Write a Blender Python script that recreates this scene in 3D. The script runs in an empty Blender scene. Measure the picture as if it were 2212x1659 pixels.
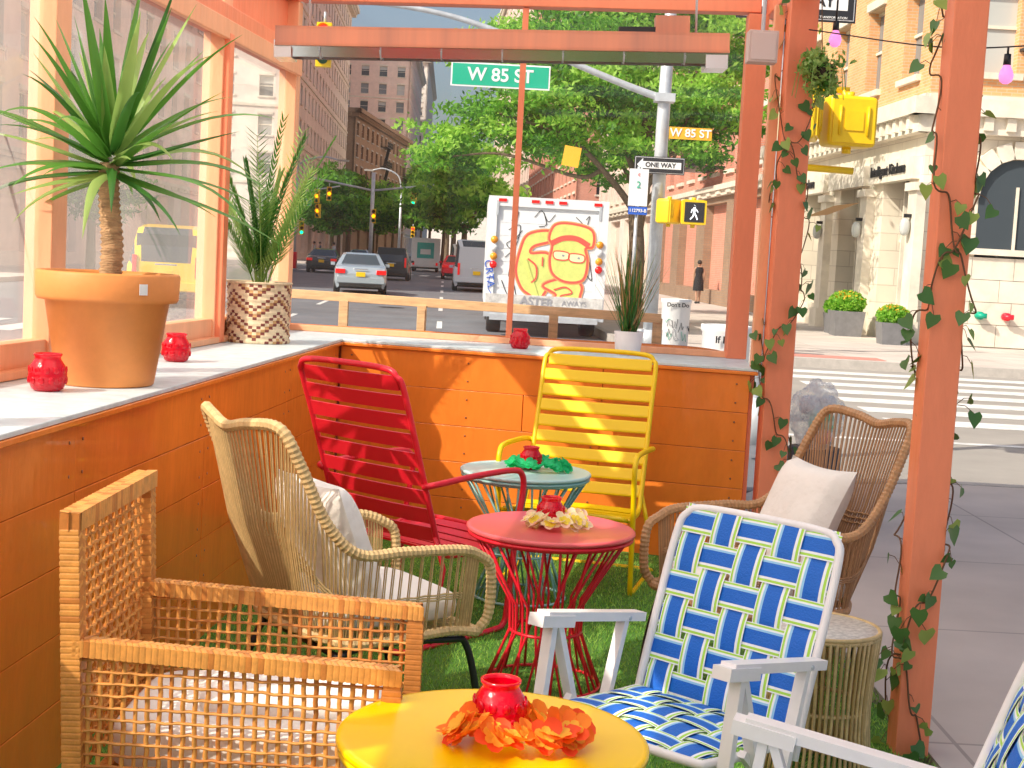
import bpy, math, random, bmesh
import numpy as np
from mathutils import Vector, Matrix, noise
R=random.Random(7); NR=np.random.RandomState(5)
V=Vector
sc=bpy.context.scene
# ---------------------------------------------------------------- materials
def nt(m):
    m.use_nodes=True; t=m.node_tree; return t,t.nodes,t.links
def mat(name,col,rough=.6,metal=0,var=0,scale=6,bump=0,bscale=40,trans=0,coat=0,col2=None,stretch=(1,1,1),emit=0,transl=0,spec=.5):
    m=bpy.data.materials.new(name); t,n,l=nt(m)
    b=n['Principled BSDF']; b.inputs['Roughness'].default_value=rough; b.inputs['Metallic'].default_value=metal
    b.inputs['Base Color'].default_value=(*col,1); b.inputs['Transmission Weight'].default_value=trans
    b.inputs['Coat Weight'].default_value=coat; b.inputs['Specular IOR Level'].default_value=spec
    if emit:
        b.inputs['Emission Color'].default_value=(*col,1); b.inputs['Emission Strength'].default_value=emit
    if var or col2 or bump:
        tc=n.new('ShaderNodeTexCoord'); mp=n.new('ShaderNodeMapping'); mp.inputs['Scale'].default_value=stretch
        l.new(tc.outputs['Object'],mp.inputs['Vector'])
    if var or col2:
        c2=col2 if col2 else tuple(max(0,c*(1-var)) for c in col)
        no=n.new('ShaderNodeTexNoise'); no.inputs['Scale'].default_value=scale; no.inputs['Detail'].default_value=6; no.inputs['Roughness'].default_value=.65
        rp=n.new('ShaderNodeValToRGB'); rp.color_ramp.elements[0].position=.35; rp.color_ramp.elements[1].position=.65
        rp.color_ramp.elements[0].color=(*c2,1); rp.color_ramp.elements[1].color=(*col,1)
        l.new(mp.outputs[0],no.inputs['Vector']); l.new(no.outputs['Fac'],rp.inputs[0]); l.new(rp.outputs[0],b.inputs['Base Color'])
    if bump:
        nb=n.new('ShaderNodeTexNoise'); nb.inputs['Scale'].default_value=bscale; nb.inputs['Detail'].default_value=4
        bp=n.new('ShaderNodeBump'); bp.inputs['Strength'].default_value=bump; bp.inputs['Distance'].default_value=.01
        l.new(mp.outputs[0],nb.inputs['Vector']); l.new(nb.outputs['Fac'],bp.inputs['Height']); l.new(bp.outputs[0],b.inputs['Normal'])
    if transl:
        tr=n.new('ShaderNodeBsdfTranslucent'); tr.inputs[0].default_value=(*[min(1,c*1.5) for c in col],1)
        mx=n.new('ShaderNodeMixShader'); mx.inputs[0].default_value=transl
        l.new(b.outputs[0],mx.inputs[1]); l.new(tr.outputs[0],mx.inputs[2]); l.new(mx.outputs[0],n['Material Output'].inputs[0])
    return m
def brickmat(name,c1,c2,mortar,scale,bw=.5,rh=.25,msize=.02,rough=.8,axis='XZ',bump=.4,var=.2):
    m=bpy.data.materials.new(name); t,n,l=nt(m); b=n['Principled BSDF']; b.inputs['Roughness'].default_value=rough
    tc=n.new('ShaderNodeTexCoord'); sp=n.new('ShaderNodeSeparateXYZ'); cb=n.new('ShaderNodeCombineXYZ')
    l.new(tc.outputs['Object'],sp.inputs[0])
    if axis=='XY':
        l.new(sp.outputs[0],cb.inputs[0]); l.new(sp.outputs[1],cb.inputs[1])
    else:
        ad=n.new('ShaderNodeMath'); ad.operation='ADD'; l.new(sp.outputs[0],ad.inputs[0]); l.new(sp.outputs[1],ad.inputs[1])
        l.new(ad.outputs[0],cb.inputs[0]); l.new(sp.outputs[2],cb.inputs[1])
    br=n.new('ShaderNodeTexBrick'); br.inputs['Scale'].default_value=scale; br.inputs['Brick Width'].default_value=bw; br.inputs['Row Height'].default_value=rh
    br.inputs['Mortar Size'].default_value=msize; br.inputs['Color1'].default_value=(*c1,1); br.inputs['Color2'].default_value=(*c2,1); br.inputs['Mortar'].default_value=(*mortar,1)
    if axis=='XY': br.offset=0
    l.new(cb.outputs[0],br.inputs['Vector'])
    no=n.new('ShaderNodeTexNoise'); no.inputs['Scale'].default_value=1.3; no.inputs['Detail'].default_value=7
    l.new(tc.outputs['Object'],no.inputs['Vector'])
    mr=n.new('ShaderNodeMapRange'); mr.inputs['To Min'].default_value=1-var; mr.inputs['To Max'].default_value=1+var; l.new(no.outputs['Fac'],mr.inputs['Value'])
    mx=n.new('ShaderNodeVectorMath'); mx.operation='SCALE'; l.new(br.outputs['Color'],mx.inputs[0]); l.new(mr.outputs[0],mx.inputs['Scale'])
    l.new(mx.outputs[0],b.inputs['Base Color'])
    bp=n.new('ShaderNodeBump'); bp.inputs['Strength'].default_value=bump; bp.inputs['Distance'].default_value=.02; bp.invert=True
    l.new(br.outputs['Fac'],bp.inputs['Height']); l.new(bp.outputs[0],b.inputs['Normal'])
    return m
def plexi(name,haze,tint,hc=(.9,.82,.78)):
    m=bpy.data.materials.new(name); t,n,l=nt(m); n.remove(n['Principled BSDF'])
    tr=n.new('ShaderNodeBsdfTransparent'); tr.inputs[0].default_value=(*tint,1)
    df=n.new('ShaderNodeBsdfTranslucent'); df.inputs[0].default_value=(*hc,1)
    no=n.new('ShaderNodeTexNoise'); no.inputs['Scale'].default_value=1.6; no.inputs['Detail'].default_value=5
    mp=n.new('ShaderNodeMapping'); mp.inputs['Scale'].default_value=(1,1,.35)
    mr=n.new('ShaderNodeMapRange'); mr.inputs['To Min'].default_value=haze*.2; mr.inputs['To Max'].default_value=haze*1.8
    tc=n.new('ShaderNodeTexCoord'); l.new(tc.outputs['Object'],mp.inputs[0]); l.new(mp.outputs[0],no.inputs['Vector']); l.new(no.outputs['Fac'],mr.inputs['Value'])
    m1=n.new('ShaderNodeMixShader'); l.new(mr.outputs[0],m1.inputs[0]); l.new(tr.outputs[0],m1.inputs[1]); l.new(df.outputs[0],m1.inputs[2])
    gl=n.new('ShaderNodeBsdfGlossy'); gl.inputs['Roughness'].default_value=.03
    fr=n.new('ShaderNodeFresnel'); fr.inputs[0].default_value=1.35
    m2=n.new('ShaderNodeMixShader'); l.new(fr.outputs[0],m2.inputs[0]); l.new(m1.outputs[0],m2.inputs[1]); l.new(gl.outputs[0],m2.inputs[2])
    l.new(m2.outputs[0],n['Material Output'].inputs[0]); return m
# ---------------------------------------------------------------- mesh builder
def cr(P,k=6,closed=False):
    P=[V(p) for p in P]; n=len(P); out=[]
    for i in range(n if closed else n-1):
        if closed: a,b,c,d=P[(i-1)%n],P[i],P[(i+1)%n],P[(i+2)%n]
        else:
            b,c=P[i],P[i+1]; a=P[i-1] if i>0 else b*2-c; d=P[i+2] if i+2<n else c*2-b
        for j in range(k):
            t=j/k; out.append(.5*((2*b)+(c-a)*t+(2*a-5*b+4*c-d)*t*t+(3*b-a-3*c+d)*t**3))
    if not closed: out.append(P[-1])
    return out
class MB:
    def __init__(s): s.v=[];s.f=[];s.m=[];s.s=[];s.mats=[];s.M=Matrix.Identity(4)
    def mi(s,m):
        if m not in s.mats: s.mats.append(m)
        return s.mats.index(m)
    def add(s,vs,fs,m,smooth=False):
        o=len(s.v); M=s.M; s.v+=[tuple(M@V(p)) for p in vs]; k=s.mi(m)
        for f in fs: s.f.append(tuple(i+o for i in f)); s.m.append(k); s.s.append(smooth)
    def box(s,c,sz,m,rz=0,rot=None):
        x,y,z=sz[0]/2,sz[1]/2,sz[2]/2; Rm=rot if rot else Matrix.Rotation(rz,3,'Z'); c=V(c)
        vs=[c+Rm@V((a*x,b*y,d*z)) for a in(-1,1) for b in(-1,1) for d in(-1,1)]
        s.add(vs,[(0,1,3,2),(4,6,7,5),(0,4,5,1),(2,3,7,6),(0,2,6,4),(1,5,7,3)],m)
    def beam(s,a,b,w,h,m,up=(0,0,1)):
        a,b=V(a),V(b); d=(b-a); L=d.length; d.normalize(); up=V(up)
        if abs(d.dot(up))>.98: up=V((0,1,0))
        sd=d.cross(up).normalized(); u=sd.cross(d).normalized()
        rot=Matrix((d,sd,u)).transposed(); s.box((a+b)/2,(L,w,h),m,rot=rot)
    def prism(s,poly,z0,z1,m):
        n=len(poly); vs=[(p[0],p[1],z0) for p in poly]+[(p[0],p[1],z1) for p in poly]
        s.add(vs,[tuple(range(n-1,-1,-1)),tuple(range(n,2*n))]+[(i,(i+1)%n,n+(i+1)%n,n+i) for i in range(n)],m)
    def tube(s,P,r,m,n=8,closed=False,cap=True,flat=1,smooth=True):
        P=[V(p) for p in P]; N=len(P); rr=r if isinstance(r,(list,tuple)) else [r]*N
        T=[]
        for i in range(N):
            a=P[i-1] if (i>0 or closed) else P[i]; b=P[(i+1)%N] if (i<N-1 or closed) else P[i]
            d=b-a; T.append(d.normalized() if d.length>1e-9 else V((0,0,1)))
        u=T[0].cross(V((0,0,1)))
        if u.length<.05: u=T[0].cross(V((0,1,0)))
        u.normalize(); vs=[]
        for i in range(N):
            u=u-T[i]*u.dot(T[i])
            if u.length<1e-6: u=T[i].orthogonal()
            u.normalize(); w=T[i].cross(u)
            for k in range(n):
                a=2*math.pi*k/n; vs.append(P[i]+(u*math.cos(a)+w*math.sin(a)*flat)*rr[i])
        fs=[]
        for i in range(N if closed else N-1):
            j=(i+1)%N
            for k in range(n): fs.append((i*n+k,i*n+(k+1)%n,j*n+(k+1)%n,j*n+k))
        if cap and not closed: fs+= [tuple(range(n-1,-1,-1)),tuple((N-1)*n+k for k in range(n))]
        s.add(vs,fs,m,smooth)
    def lathe(s,prof,c,m,n=32,smooth=True,matf=None):
        c=V(c); vs=[]
        for (r,z) in prof:
            for k in range(n):
                a=2*math.pi*k/n; vs.append(c+V((r*math.cos(a),r*math.sin(a),z)))
        o=len(s.v); s.v+=[tuple(s.M@p) for p in vs]
        for i in range(len(prof)-1):
            for k in range(n):
                s.f.append(tuple(o+q for q in (i*n+k,i*n+(k+1)%n,(i+1)*n+(k+1)%n,(i+1)*n+k))); s.m.append(s.mi(matf(i,k) if matf else m)); s.s.append(smooth)
    def sup(s,c,sz,m,e=.4,nu=20,nv=12,rot=None):
        c=V(c); vs=[];f=lambda x:math.copysign(abs(x)**e,x)
        for i in range(nv+1):
            ph=-math.pi/2+math.pi*i/nv
            for k in range(nu):
                th=2*math.pi*k/nu
                p=V((sz[0]/2*f(math.cos(ph))*f(math.cos(th)),sz[1]/2*f(math.cos(ph))*f(math.sin(th)),sz[2]/2*f(math.sin(ph))))
                vs.append(c+(rot@p if rot else p))
        s.add(vs,[(i*nu+k,i*nu+(k+1)%nu,(i+1)*nu+(k+1)%nu,(i+1)*nu+k) for i in range(nv) for k in range(nu)],m,True)
    def obj(s,name,loc=(0,0,0),rz=0,parent=None,bevel=0,rot=None):
        me=bpy.data.meshes.new(name); me.from_pydata(s.v,[],s.f)
        for m in s.mats: me.materials.append(m)
        me.polygons.foreach_set('material_index',s.m); me.polygons.foreach_set('use_smooth',s.s); me.update()
        o=bpy.data.objects.new(name,me); sc.collection.objects.link(o); o.location=loc; o.rotation_euler=rot if rot else (0,0,rz)
        if parent: o.parent=parent
        if bevel:
            b=o.modifiers.new('bevel','BEVEL'); b.width=bevel; b.segments=2; b.limit_method='ANGLE'; b.angle_limit=math.radians(50)
        return o
def empty(name,loc=(0,0,0),rz=0):
    e=bpy.data.objects.new(name,None); sc.collection.objects.link(e); e.location=loc; e.rotation_euler=(0,0,rz); e.empty_display_size=.2; return e
def text(s,loc,size,m,parent=None,rot=(math.pi/2,0,0),name='lettering',align='CENTER',sx=1,ext=.002,bold=0):
    c=bpy.data.curves.new(name,'FONT'); c.body=s; c.size=size; c.align_x=align; c.align_y='CENTER'; c.extrude=ext; c.offset=bold
    c.materials.append(m); o=bpy.data.objects.new(name,c); sc.collection.objects.link(o); o.location=loc; o.rotation_euler=rot; o.scale=(sx,1,1)
    if parent: o.parent=parent
    return o
def leafmesh(name,pts,size,mats,aspect=.5,parent=None,midx=None,loc=(0,0,0),up=0):
    N=len(pts); a=NR.normal(size=(N,3)); a/=np.linalg.norm(a,axis=1)[:,None]
    b=NR.normal(size=(N,3))
    b-=a*(a*b).sum(1)[:,None]; b/=np.linalg.norm(b,axis=1)[:,None]
    s=(size*NR.uniform(.6,1.3,N))[:,None]
    v=np.stack([pts+a*s,pts+b*s*aspect,pts-a*s,pts-b*s*aspect],1).reshape(-1,3)
    me=bpy.data.meshes.new(name); me.vertices.add(4*N); me.vertices.foreach_set('co',v.ravel())
    me.loops.add(4*N); me.loops.foreach_set('vertex_index',np.arange(4*N)); me.polygons.add(N); me.polygons.foreach_set('loop_start',np.arange(0,4*N,4))
    for m in mats: me.materials.append(m)
    me.polygons.foreach_set('material_index',(NR.randint(0,len(mats),N) if midx is None else midx).astype(np.int32)); me.update(); me.validate()
    o=bpy.data.objects.new(name,me); sc.collection.objects.link(o); o.location=loc
    if parent: o.parent=parent
    return o
# palette
orange=mat('orange_paint',(.98,.26,.035),.27,var=.14,scale=2.5,bump=.35,bscale=9,coat=.3,stretch=(2.5,2.5,.8))
coral=mat('coral_paint',(.97,.285,.14),.45,var=.1,scale=5,bump=.3,bscale=14,stretch=(2,2,.5))
peach=mat('peach_paint',(.97,.46,.25),.5,var=.12,scale=5,bump=.3,bscale=14,stretch=(2,2,.5))
countm=mat('pale_blue_counter',(.72,.84,.88),.4,var=.2,scale=12,bump=.15)
plex=plexi('plexiglass',.03,(.98,.98,.98)); plexh=plexi('hazy_plexiglass',.22,(.98,.95,.93),(1,.92,.86))
woodm=mat('pine_wood',(.84,.54,.28),.6,var=.3,scale=6,stretch=(1,8,8))
terr=mat('terracotta',(.93,.34,.09),.55,var=.16,scale=4,bump=.1)
redglass=mat('red_glass',(.92,.0,.03),.06,trans=.4,bump=.8,bscale=30,coat=.6,transl=.3)
soil=mat('soil',(.05,.03,.02),.9)
leafA=mat('leaf_dark',(.05,.17,.03),.32,transl=.25); leafB=mat('leaf_mid',(.11,.30,.045),.35,transl=.3); leafC=mat('leaf_light',(.32,.48,.13),.42,transl=.35)
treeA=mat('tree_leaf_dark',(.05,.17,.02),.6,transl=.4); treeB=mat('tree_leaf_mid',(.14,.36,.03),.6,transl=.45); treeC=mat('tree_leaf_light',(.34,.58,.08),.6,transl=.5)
bark=mat('bark',(.20,.14,.09),.9,var=.4,scale=20,bump=.6,bscale=30)
palmtrunk=mat('palm_trunk',(.66,.40,.21),.9,var=.45,scale=14,stretch=(1,1,5),bump=.8)
white=mat('white_paint',(.84,.84,.84),.4,var=.05); whitep=mat('white_plastic',(.88,.85,.85),.35,var=.08)
cloth=mat('white_cloth',(.92,.88,.82),.9,var=.05,bump=.5,bscale=30)
black=mat('black_metal',(.015,.015,.018),.4); dark=mat('dark_rubber',(.02,.02,.02),.7)
steel=mat('galvanised_steel',(.66,.70,.74),.4,metal=.3,var=.2); alum=mat('aluminium',(.80,.81,.83),.25,metal=.9)
sigy=mat('signal_yellow',(.97,.64,.01),.4,var=.1); signg=mat('sign_green',(0,.44,.27),.5); signbr=mat('sign_orange_brown',(.92,.45,.03),.5)
signw=mat('sign_white',(.88,.88,.88),.5); signk=mat('sign_black',(.02,.02,.025),.5); blue=mat('sign_blue',(.02,.12,.6),.5)
asph=mat('asphalt',(.19,.20,.225),.85,var=.25,scale=.7,bump=.4,bscale=30); asphl=mat('worn_asphalt',(.40,.37,.335),.9,var=.22,scale=.5,bump=.3,bscale=30)
conc=brickmat('concrete_pavement',(.58,.51,.46),(.62,.55,.50),(.40,.35,.32),1,1.5,1.5,.008,.85,'XY',.25,.3)
curbm=mat('curb_stone',(.52,.48,.44),.85,var=.2)
pmark=mat('road_paint',(.86,.86,.84),.7,var=.3,scale=5)
redc=mat('red_metal',(.84,.018,.04),.34); yelc=mat('yellow_metal',(.97,.64,.0),.36); tealc=mat('teal_metal',(.34,.64,.62),.4); redt=mat('red_table_top',(.80,.12,.13),.28)
yelt=mat('yellow_table_top',(.97,.60,.0),.24,var=.05)
rat1=mat('rattan_straw',(.76,.54,.25),.5,var=.3,scale=30); rat1d=mat('rattan_straw_dark',(.50,.33,.13),.55); rat2=mat('rattan_brown',(.58,.32,.15),.5,var=.3,scale=30)
wick=mat('orange_wicker',(.86,.38,.09),.40,var=.3,scale=30); wickd=mat('brown_wicker',(.66,.24,.05),.42,var=.3,scale=30)
wb=mat('webbing_blue',(.0,.13,.60),.55,bump=.3,bscale=200); wg=mat('webbing_green',(.40,.72,.08),.6); ww=mat('webbing_white',(.86,.89,.92),.6); wl=mat('webbing_sky',(.30,.60,.88),.6)
glassd=mat('window_glass_dark',(.06,.075,.09),.08); glassl=mat('window_blind',(.50,.52,.50),.25); glassm=mat('window_glass_mid',(.20,.23,.25),.1)
# ---------------------------------------------------------------- camera & light
cam=bpy.data.cameras.new('camera'); co=bpy.data.objects.new('camera',cam); sc.collection.objects.link(co); sc.camera=co
cam.lens=50; cam.sensor_width=36; cam.clip_end=3000; cam.clip_start=.05
co.matrix_world=Matrix.Translation((0,0,1.5))@Matrix.Rotation(math.radians(90-5.17),4,'X')@Matrix.Rotation(math.radians(3.1),4,'Z')
SD=V((1,.72,-1)).normalized(); az_=math.atan2(-SD.x,-SD.y)
w=bpy.data.worlds.new('World'); sc.world=w; w.use_nodes=True; n=w.node_tree.nodes; l=w.node_tree.links
sky=n.new('ShaderNodeTexSky'); sky.sky_type='NISHITA'; sky.sun_disc=False; sky.sun_elevation=math.asin(-SD.z); sky.sun_rotation=az_%(2*math.pi); sky.dust_density=4
l.new(sky.outputs[0],n['Background'].inputs[0]); n['Background'].inputs[1].default_value=.15
sun=bpy.data.lights.new('sun','SUN'); so=bpy.data.objects.new('sun',sun); sc.collection.objects.link(so); sun.energy=5; sun.angle=math.radians(.5); sun.color=(1,.92,.78)
so.rotation_euler=SD.to_track_quat('-Z','Y').to_euler()
sc.view_settings.view_transform='Standard'; sc.view_settings.look='None'; sc.view_settings.exposure=0
# ---------------------------------------------------------------- ground
b=MB(); b.box((0,500,-.30),(3000,3000,.2),asph); b.obj('ground')
b=MB(); b.prism([(-400,-60),(1.45,-60),(1.45,10.5),(400,10.5),(400,24.5),(2.1,24.5),(-12,300),(-40,900),(-60,900),(-30,300),(-14,95),(-400,95)],-.19,-.15,asph)
b.prism([(2.4,10.3),(120,10.3),(120,24.7),(2.4,24.7)],-.17,-.146,asphl); b.obj('road')
def S(y): return 2.15-.052*(y-24.5)
def F(y): return 8.9-.052*(y-32)
b=MB(); b.prism([(1.385,-60),(60,-60),(60,10.35),(3.2,10.35),(2.2,10.0),(1.7,9.2),(1.385,8.3)],-.18,0,conc)
b.prism([(1.385,8.303),(1.697,9.25),(2.19,10.1),(3.2,10.353),(60,10.353),(60,10.5),(3.1,10.5),(2.05,10.2),(1.55,9.3),(1.25,8.31)],-.18,.005,curbm); b.obj('sidewalk')
b=MB(); b.prism([(S(27)+.15,27),(3.6,24.65),(60,24.65),(60,31.9),(12,31.9),(12,400),(S(400)+.15,400)],-.18,0,conc)
b.prism([(S(27),27),(3.5,24.5),(60,24.5),(60,24.647),(3.6,24.647),(S(27)+.147,27),(S(400)+.147,400),(S(400),400)],-.18,.005,curbm); b.obj('sidewalk')
b=MB(); b.prism([(-14.5,20),(-19,110),(-34,110),(-34,20)],-.18,0,conc); b.prism([(-18.2,122),(-23,205),(-60,205),(-60,122)],-.18,0,conc); b.obj('sidewalk')
tact=mat('tactile_paving',(.78,.30,.25),.8,var=.2); b=MB(); b.box((5.6,25.3,.006),(1.9,.7,.004),tact); b.obj('tactile_paving')
b=MB()
for i in range(7): b.box((8.0,16.1+i*1.22,-.141),(7.4,.56,.005),pmark)
b.box((5.0,14.2,-.141),(6,.14,.004),pmark)
b.obj('crosswalk_markings')
b=MB()
for i in range(12): b.box((-10.5+i*1.05,24.5,-.146),(.5,3.0,.005),pmark)
for i in range(16): b.box((-16+i*1.1,93,-.146),(.55,4,.005),pmark)
for i in range(16): b.box((-17+i*1.1,118,-.146),(.55,4,.005),pmark)
for y0 in range(32,90,9): b.box((-1.6-.052*(y0-30),y0,-.146),(.12,3,.005),pmark,rz=.052); b.box((-5.0-.052*(y0-30),y0,-.146),(.12,3,.005),pmark,rz=.052)
b.obj('lane_markings')
b=MB()
for (x,y,r_) in [(5.5,13.2,.35),(-3.5,40,.35),(8.8,12.3,.3)]: b.lathe([(0,0),(r_,0),(r_+.03,-.004)],(x,y,-.140),dark,24)
b.obj('manhole_covers')
turf=mat('turf_base',(.09,.25,.03),.9,var=.4,scale=30); t1=mat('turf_blade',(.17,.42,.05),.7,transl=.2); t2=mat('turf_blade_light',(.38,.62,.11),.7,transl=.2)
b=MB(); b.prism([(-1.5,.5),(1.38,.5),(1.3,7.15),(-.95,7.68)],-.12,.004,turf); tf=b.obj('artificial_grass')
N=80000; px=NR.uniform(-1.15,1.37,N); py=NR.uniform(2.6,7.5,N); h=NR.uniform(.010,.022,N)
k=(px>(-1.24+(py-3.47)*.071))&(py<7.65-(px+.94)*.28); px,py,h=px[k],py[k],h[k]; N=len(px)
an=NR.uniform(0,6.28,N); lx,ly=NR.normal(0,.008,N),NR.normal(0,.008,N)
v=np.stack([np.stack([px+np.cos(an)*.002,py+np.sin(an)*.002,0*px+.004],1),np.stack([px-np.cos(an)*.002,py-np.sin(an)*.002,0*px+.004],1),np.stack([px+lx,py+ly,.004+h],1)],1).reshape(-1,3)
me=bpy.data.meshes.new('blades'); me.from_pydata(v.tolist(),[],np.arange(3*N).reshape(-1,3).tolist()); me.materials.append(t1); me.materials.append(t2)
me.polygons.foreach_set('material_index',NR.randint(0,2,N).astype(np.int32)); o=bpy.data.objects.new('blades',me); sc.collection.objects.link(o); o.parent=tf
# ---------------------------------------------------------------- dining shelter
shelter=empty('dining_shelter')
def IN(y): return -1.24+(y-3.47)*.0709
def OUT(y): return -1.68+(y-5)*.1
C=V((-.94,7.7,0)); E=V((1.19,7.1,0)); CO=V((-1.36,8.25,0)); EO=V((1.24,7.86,0))
b=MB()
ys=[.5,2.2,3.95,5.2,6.5,7.7]
for i in range(5):
    for j in range(5):
        z=j*.193; x0,x1=IN(ys[i])-.02,IN(ys[i+1])-.02
        b.beam((x0+R.uniform(-.002,.002),ys[i]+.002,z+.0975),(x1,ys[i+1]-.002,z+.0975),.03,.191,orange)
for j in range(5):
    z=j*.193; d=(E-C).normalized(); nn=V((d.y,-d.x,0))
    cuts=[0,.47,1.0] if j%2 else [0,.66,1.0]
    for a_,c_ in zip(cuts[:-1],cuts[1:]):
        p=C.lerp(E,a_)-nn*.02+d*.002; q=C.lerp(E,c_)-nn*.02-d*.002
        b.beam((p.x,p.y,z+.0975+R.uniform(-.001,.001)),(q.x,q.y,z+.0975),.03,.191,orange)
b.beam((OUT(.5)-.02,.5,.48),(OUT(8.25),8.25,.48),.03,.96,coral); b.beam((CO.x,CO.y,.48),(EO.x,EO.y,.48),.03,.96,coral)
b.beam((1.20,7.13,.48),(1.25,7.82,.48),.03,.96,coral)
b.obj('wall_boards',parent=shelter,bevel=.002)
b=MB(); b.prism([(IN(.5)+.012,.5),(C.x+.01,C.y-.012),(E.x+.03,E.y-.015),(EO.x+.03,EO.y+.03),(CO.x-.03,CO.y+.03),(OUT(.5)-.05,.5)][::-1],.985,1.0,countm)
b.prism([(IN(.5)+.018,.5),(C.x+.015,C.y-.018),(E.x+.034,E.y-.021),(EO.x+.035,EO.y+.035),(CO.x-.035,CO.y+.035),(OUT(.5)-.055,.5)][::-1],.966,.984,orange)
b.obj('counter',parent=shelter,bevel=.003)
screw=mat('screw_heads',(.35,.12,.05),.5)
b=MB()
for y in (2.25,2.8,3.9,4.0,5.15,5.25,6.45,6.55,7.6):
    for j in range(5):
        for dz in (.05,.145): b.tube([(IN(y)-.006,y,j*.193+dz),(IN(y)-.0035,y,j*.193+dz)],.005,screw,8)
for t in (.03,.33,.64,.97):
    for j in range(5):
        for dz in (.05,.145): p=C.lerp(E,t); nn=V(((E-C).normalized().y,-(E-C).normalized().x,0)); p=p-nn*.004; b.tube([(p.x,p.y,j*.193+dz),(p.x+nn.x*.003,p.y+nn.y*.003,j*.193+dz)],.005,screw,8)
b.obj('screws',parent=shelter)
b=MB()
zt=2.47
for i,y in enumerate([1.4,3.25,5.05,6.9,8.22]):
    b.box((OUT(y)+.0,y,1.93),(.10,.125 if i<4 else .09,1.86),peach,rz=-.1)
    if i==3: b.box((OUT(y)+.06,y-.02,1.74),(.03,.07,1.47),coral,rz=-.1)
b.beam((OUT(.5),.5,1.06),(OUT(8.2),8.2,1.06),.075,.116,peach); b.beam((OUT(.5)+.05,.5,1.017),(OUT(8.1)+.05,8.1,1.017),.05,.03,peach)
b.beam((OUT(.5)+.004,.5,zt+.07),(OUT(8.2)+.004,8.2,zt+.07),.13,.13,coral)
b.beam((OUT(.5)+.06,.5,zt+.02),(OUT(8.2)+.06,8.2,zt+.02),.03,.09,peach)
b.beam((OUT(6.95)-.03,6.95,2.73),(OUT(8.2)-.03,8.2,2.73),.03,.25,coral)
b.beam((OUT(.5),.5,2.92),(OUT(8.2),8.2,2.92),.12,.12,coral)
b.beam((CO.x+.05,CO.y,2.925),(EO.x,EO.y,2.925),.11,.11,coral)
b.beam((CO.x+.05,CO.y-.01,1.018),(EO.x-.06,EO.y-.01,1.018),.05,.034,peach)
m_=CO.lerp(EO,.51); b.box((m_.x,m_.y-.01,1.95),(.034,.04,1.83),coral)
b.box((EO.x-.02,EO.y-.02,1.93),(.11,.10,1.86),coral)
b.box((1.325,7.12,1.425),(.135,.135,2.85),coral); b.box((1.225,7.19,1.9),(.05,.05,1.8),peach)
b.box((1.315,4.40,1.425),(.105,.105,2.85),coral)
b.beam((1.30,.3,2.92),(1.325,7.9,2.92),.12,.13,coral)
for y in [1.2,3.0,4.8,6.5]: b.beam((OUT(y),y,2.92),(1.25,y,2.92),.06,.12,peach)
b.obj('frame',parent=shelter,bevel=.004)
b=MB()
for y0,y1 in [(1.47,3.18),(3.32,4.98),(5.12,6.83),(6.97,8.17)]:
    b.add([(OUT(y0)-.01,y0,1.12),(OUT(y1)-.01,y1,1.12),(OUT(y1)-.01,y1,2.47),(OUT(y0)-.01,y0,2.47)],[(0,1,2,3)],plexh)
    if y1<7: b.add([(OUT(y0)-.01,y0,2.61),(OUT(y1)-.01,y1,2.61),(OUT(y1)-.01,y1,2.86),(OUT(y0)-.01,y0,2.86)],[(0,1,2,3)],plex)  # clear upper panes, added to let more sun reach the interior
b.add([(CO.x+.06,CO.y+.01,1.03),(EO.x-.08,EO.y+.01,1.03),(EO.x-.08,EO.y+.01,2.86),(CO.x+.06,CO.y+.01,2.86)],[(0,1,2,3)],plex)
b.obj('plexiglass_windows',parent=shelter)
roofm=mat('translucent_roof',(.96,.90,.82),.6,transl=.95)  # roof out of view; translucency added to give soft light inside
b=MB(); b.add([(-2.18,-.3,3.0),(1.5,-.3,3.0),(1.55,8.3,3.0),(-1.48,8.4,3.0)],[(0,1,2,3)],roofm); b.obj('roof',parent=shelter)
b=MB(); b.box((0,0,0),(.14,.10,.15),mat('box_grey_pink',(.66,.52,.48),.5)); b.box((0,-.053,0),(.12,.006,.13),mat('box_cover',(.72,.58,.54),.5)); b.tube([(.0,0,.075),(.0,0,.33)],.01,steel); b.obj('junction_box',(1.11,6.95,2.555),bevel=.005)
# heater
hb=mat('heater_body',(.52,.22,.15),.35,metal=.2,col2=(.90,.33,.18),scale=1.6,stretch=(1.6,.1,.1))
b=MB(); L=.93
b.box((0,0,.056),(1.86,.15,.012),hb); b.add([(-L,-.075,.05),(L,-.075,.05),(L,-.082,-.012),(-L,-.082,-.012)],[(0,3,2,1)],hb); b.add([(-L,.075,.05),(L,.075,.05),(L,.082,-.012),(-L,.082,-.012)],[(3,0,1,2)],hb)
b.box((0,-.086,-.014),(1.86,.012,.010),hb)
b.add([(-L,-.08,-.020),(L,-.08,-.020),(L,-.045,-.058),(-L,-.045,-.058)],[(0,3,2,1)],alum); b.add([(-L,.08,-.020),(L,.08,-.020),(L,.045,-.058),(-L,.045,-.058)],[(0,3,2,1)],alum)
b.box((0,0,.035),(1.8,.11,.006),alum)
b.box((-.90,0,-.03),(.07,.16,.07),alum); b.box((.88,0,-.05),(.09,.15,.06),alum)
for yy in (-.03,.03): b.tube([(-.85,yy,-.04),(.85,yy,-.04)],.009,mat('heating_rod',(.8,.78,.72),.2,metal=.7))
for i in range(7): b.tube([(-.75+i*.25,-.09,-.035),(-.75+i*.25,-.045,-.064),(-.75+i*.25,.09,-.035)],.003,steel,5)
for xx in (-.8,.8): b.tube([(xx,0,.04),(xx,0,.54)],.005,steel,6)
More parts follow.
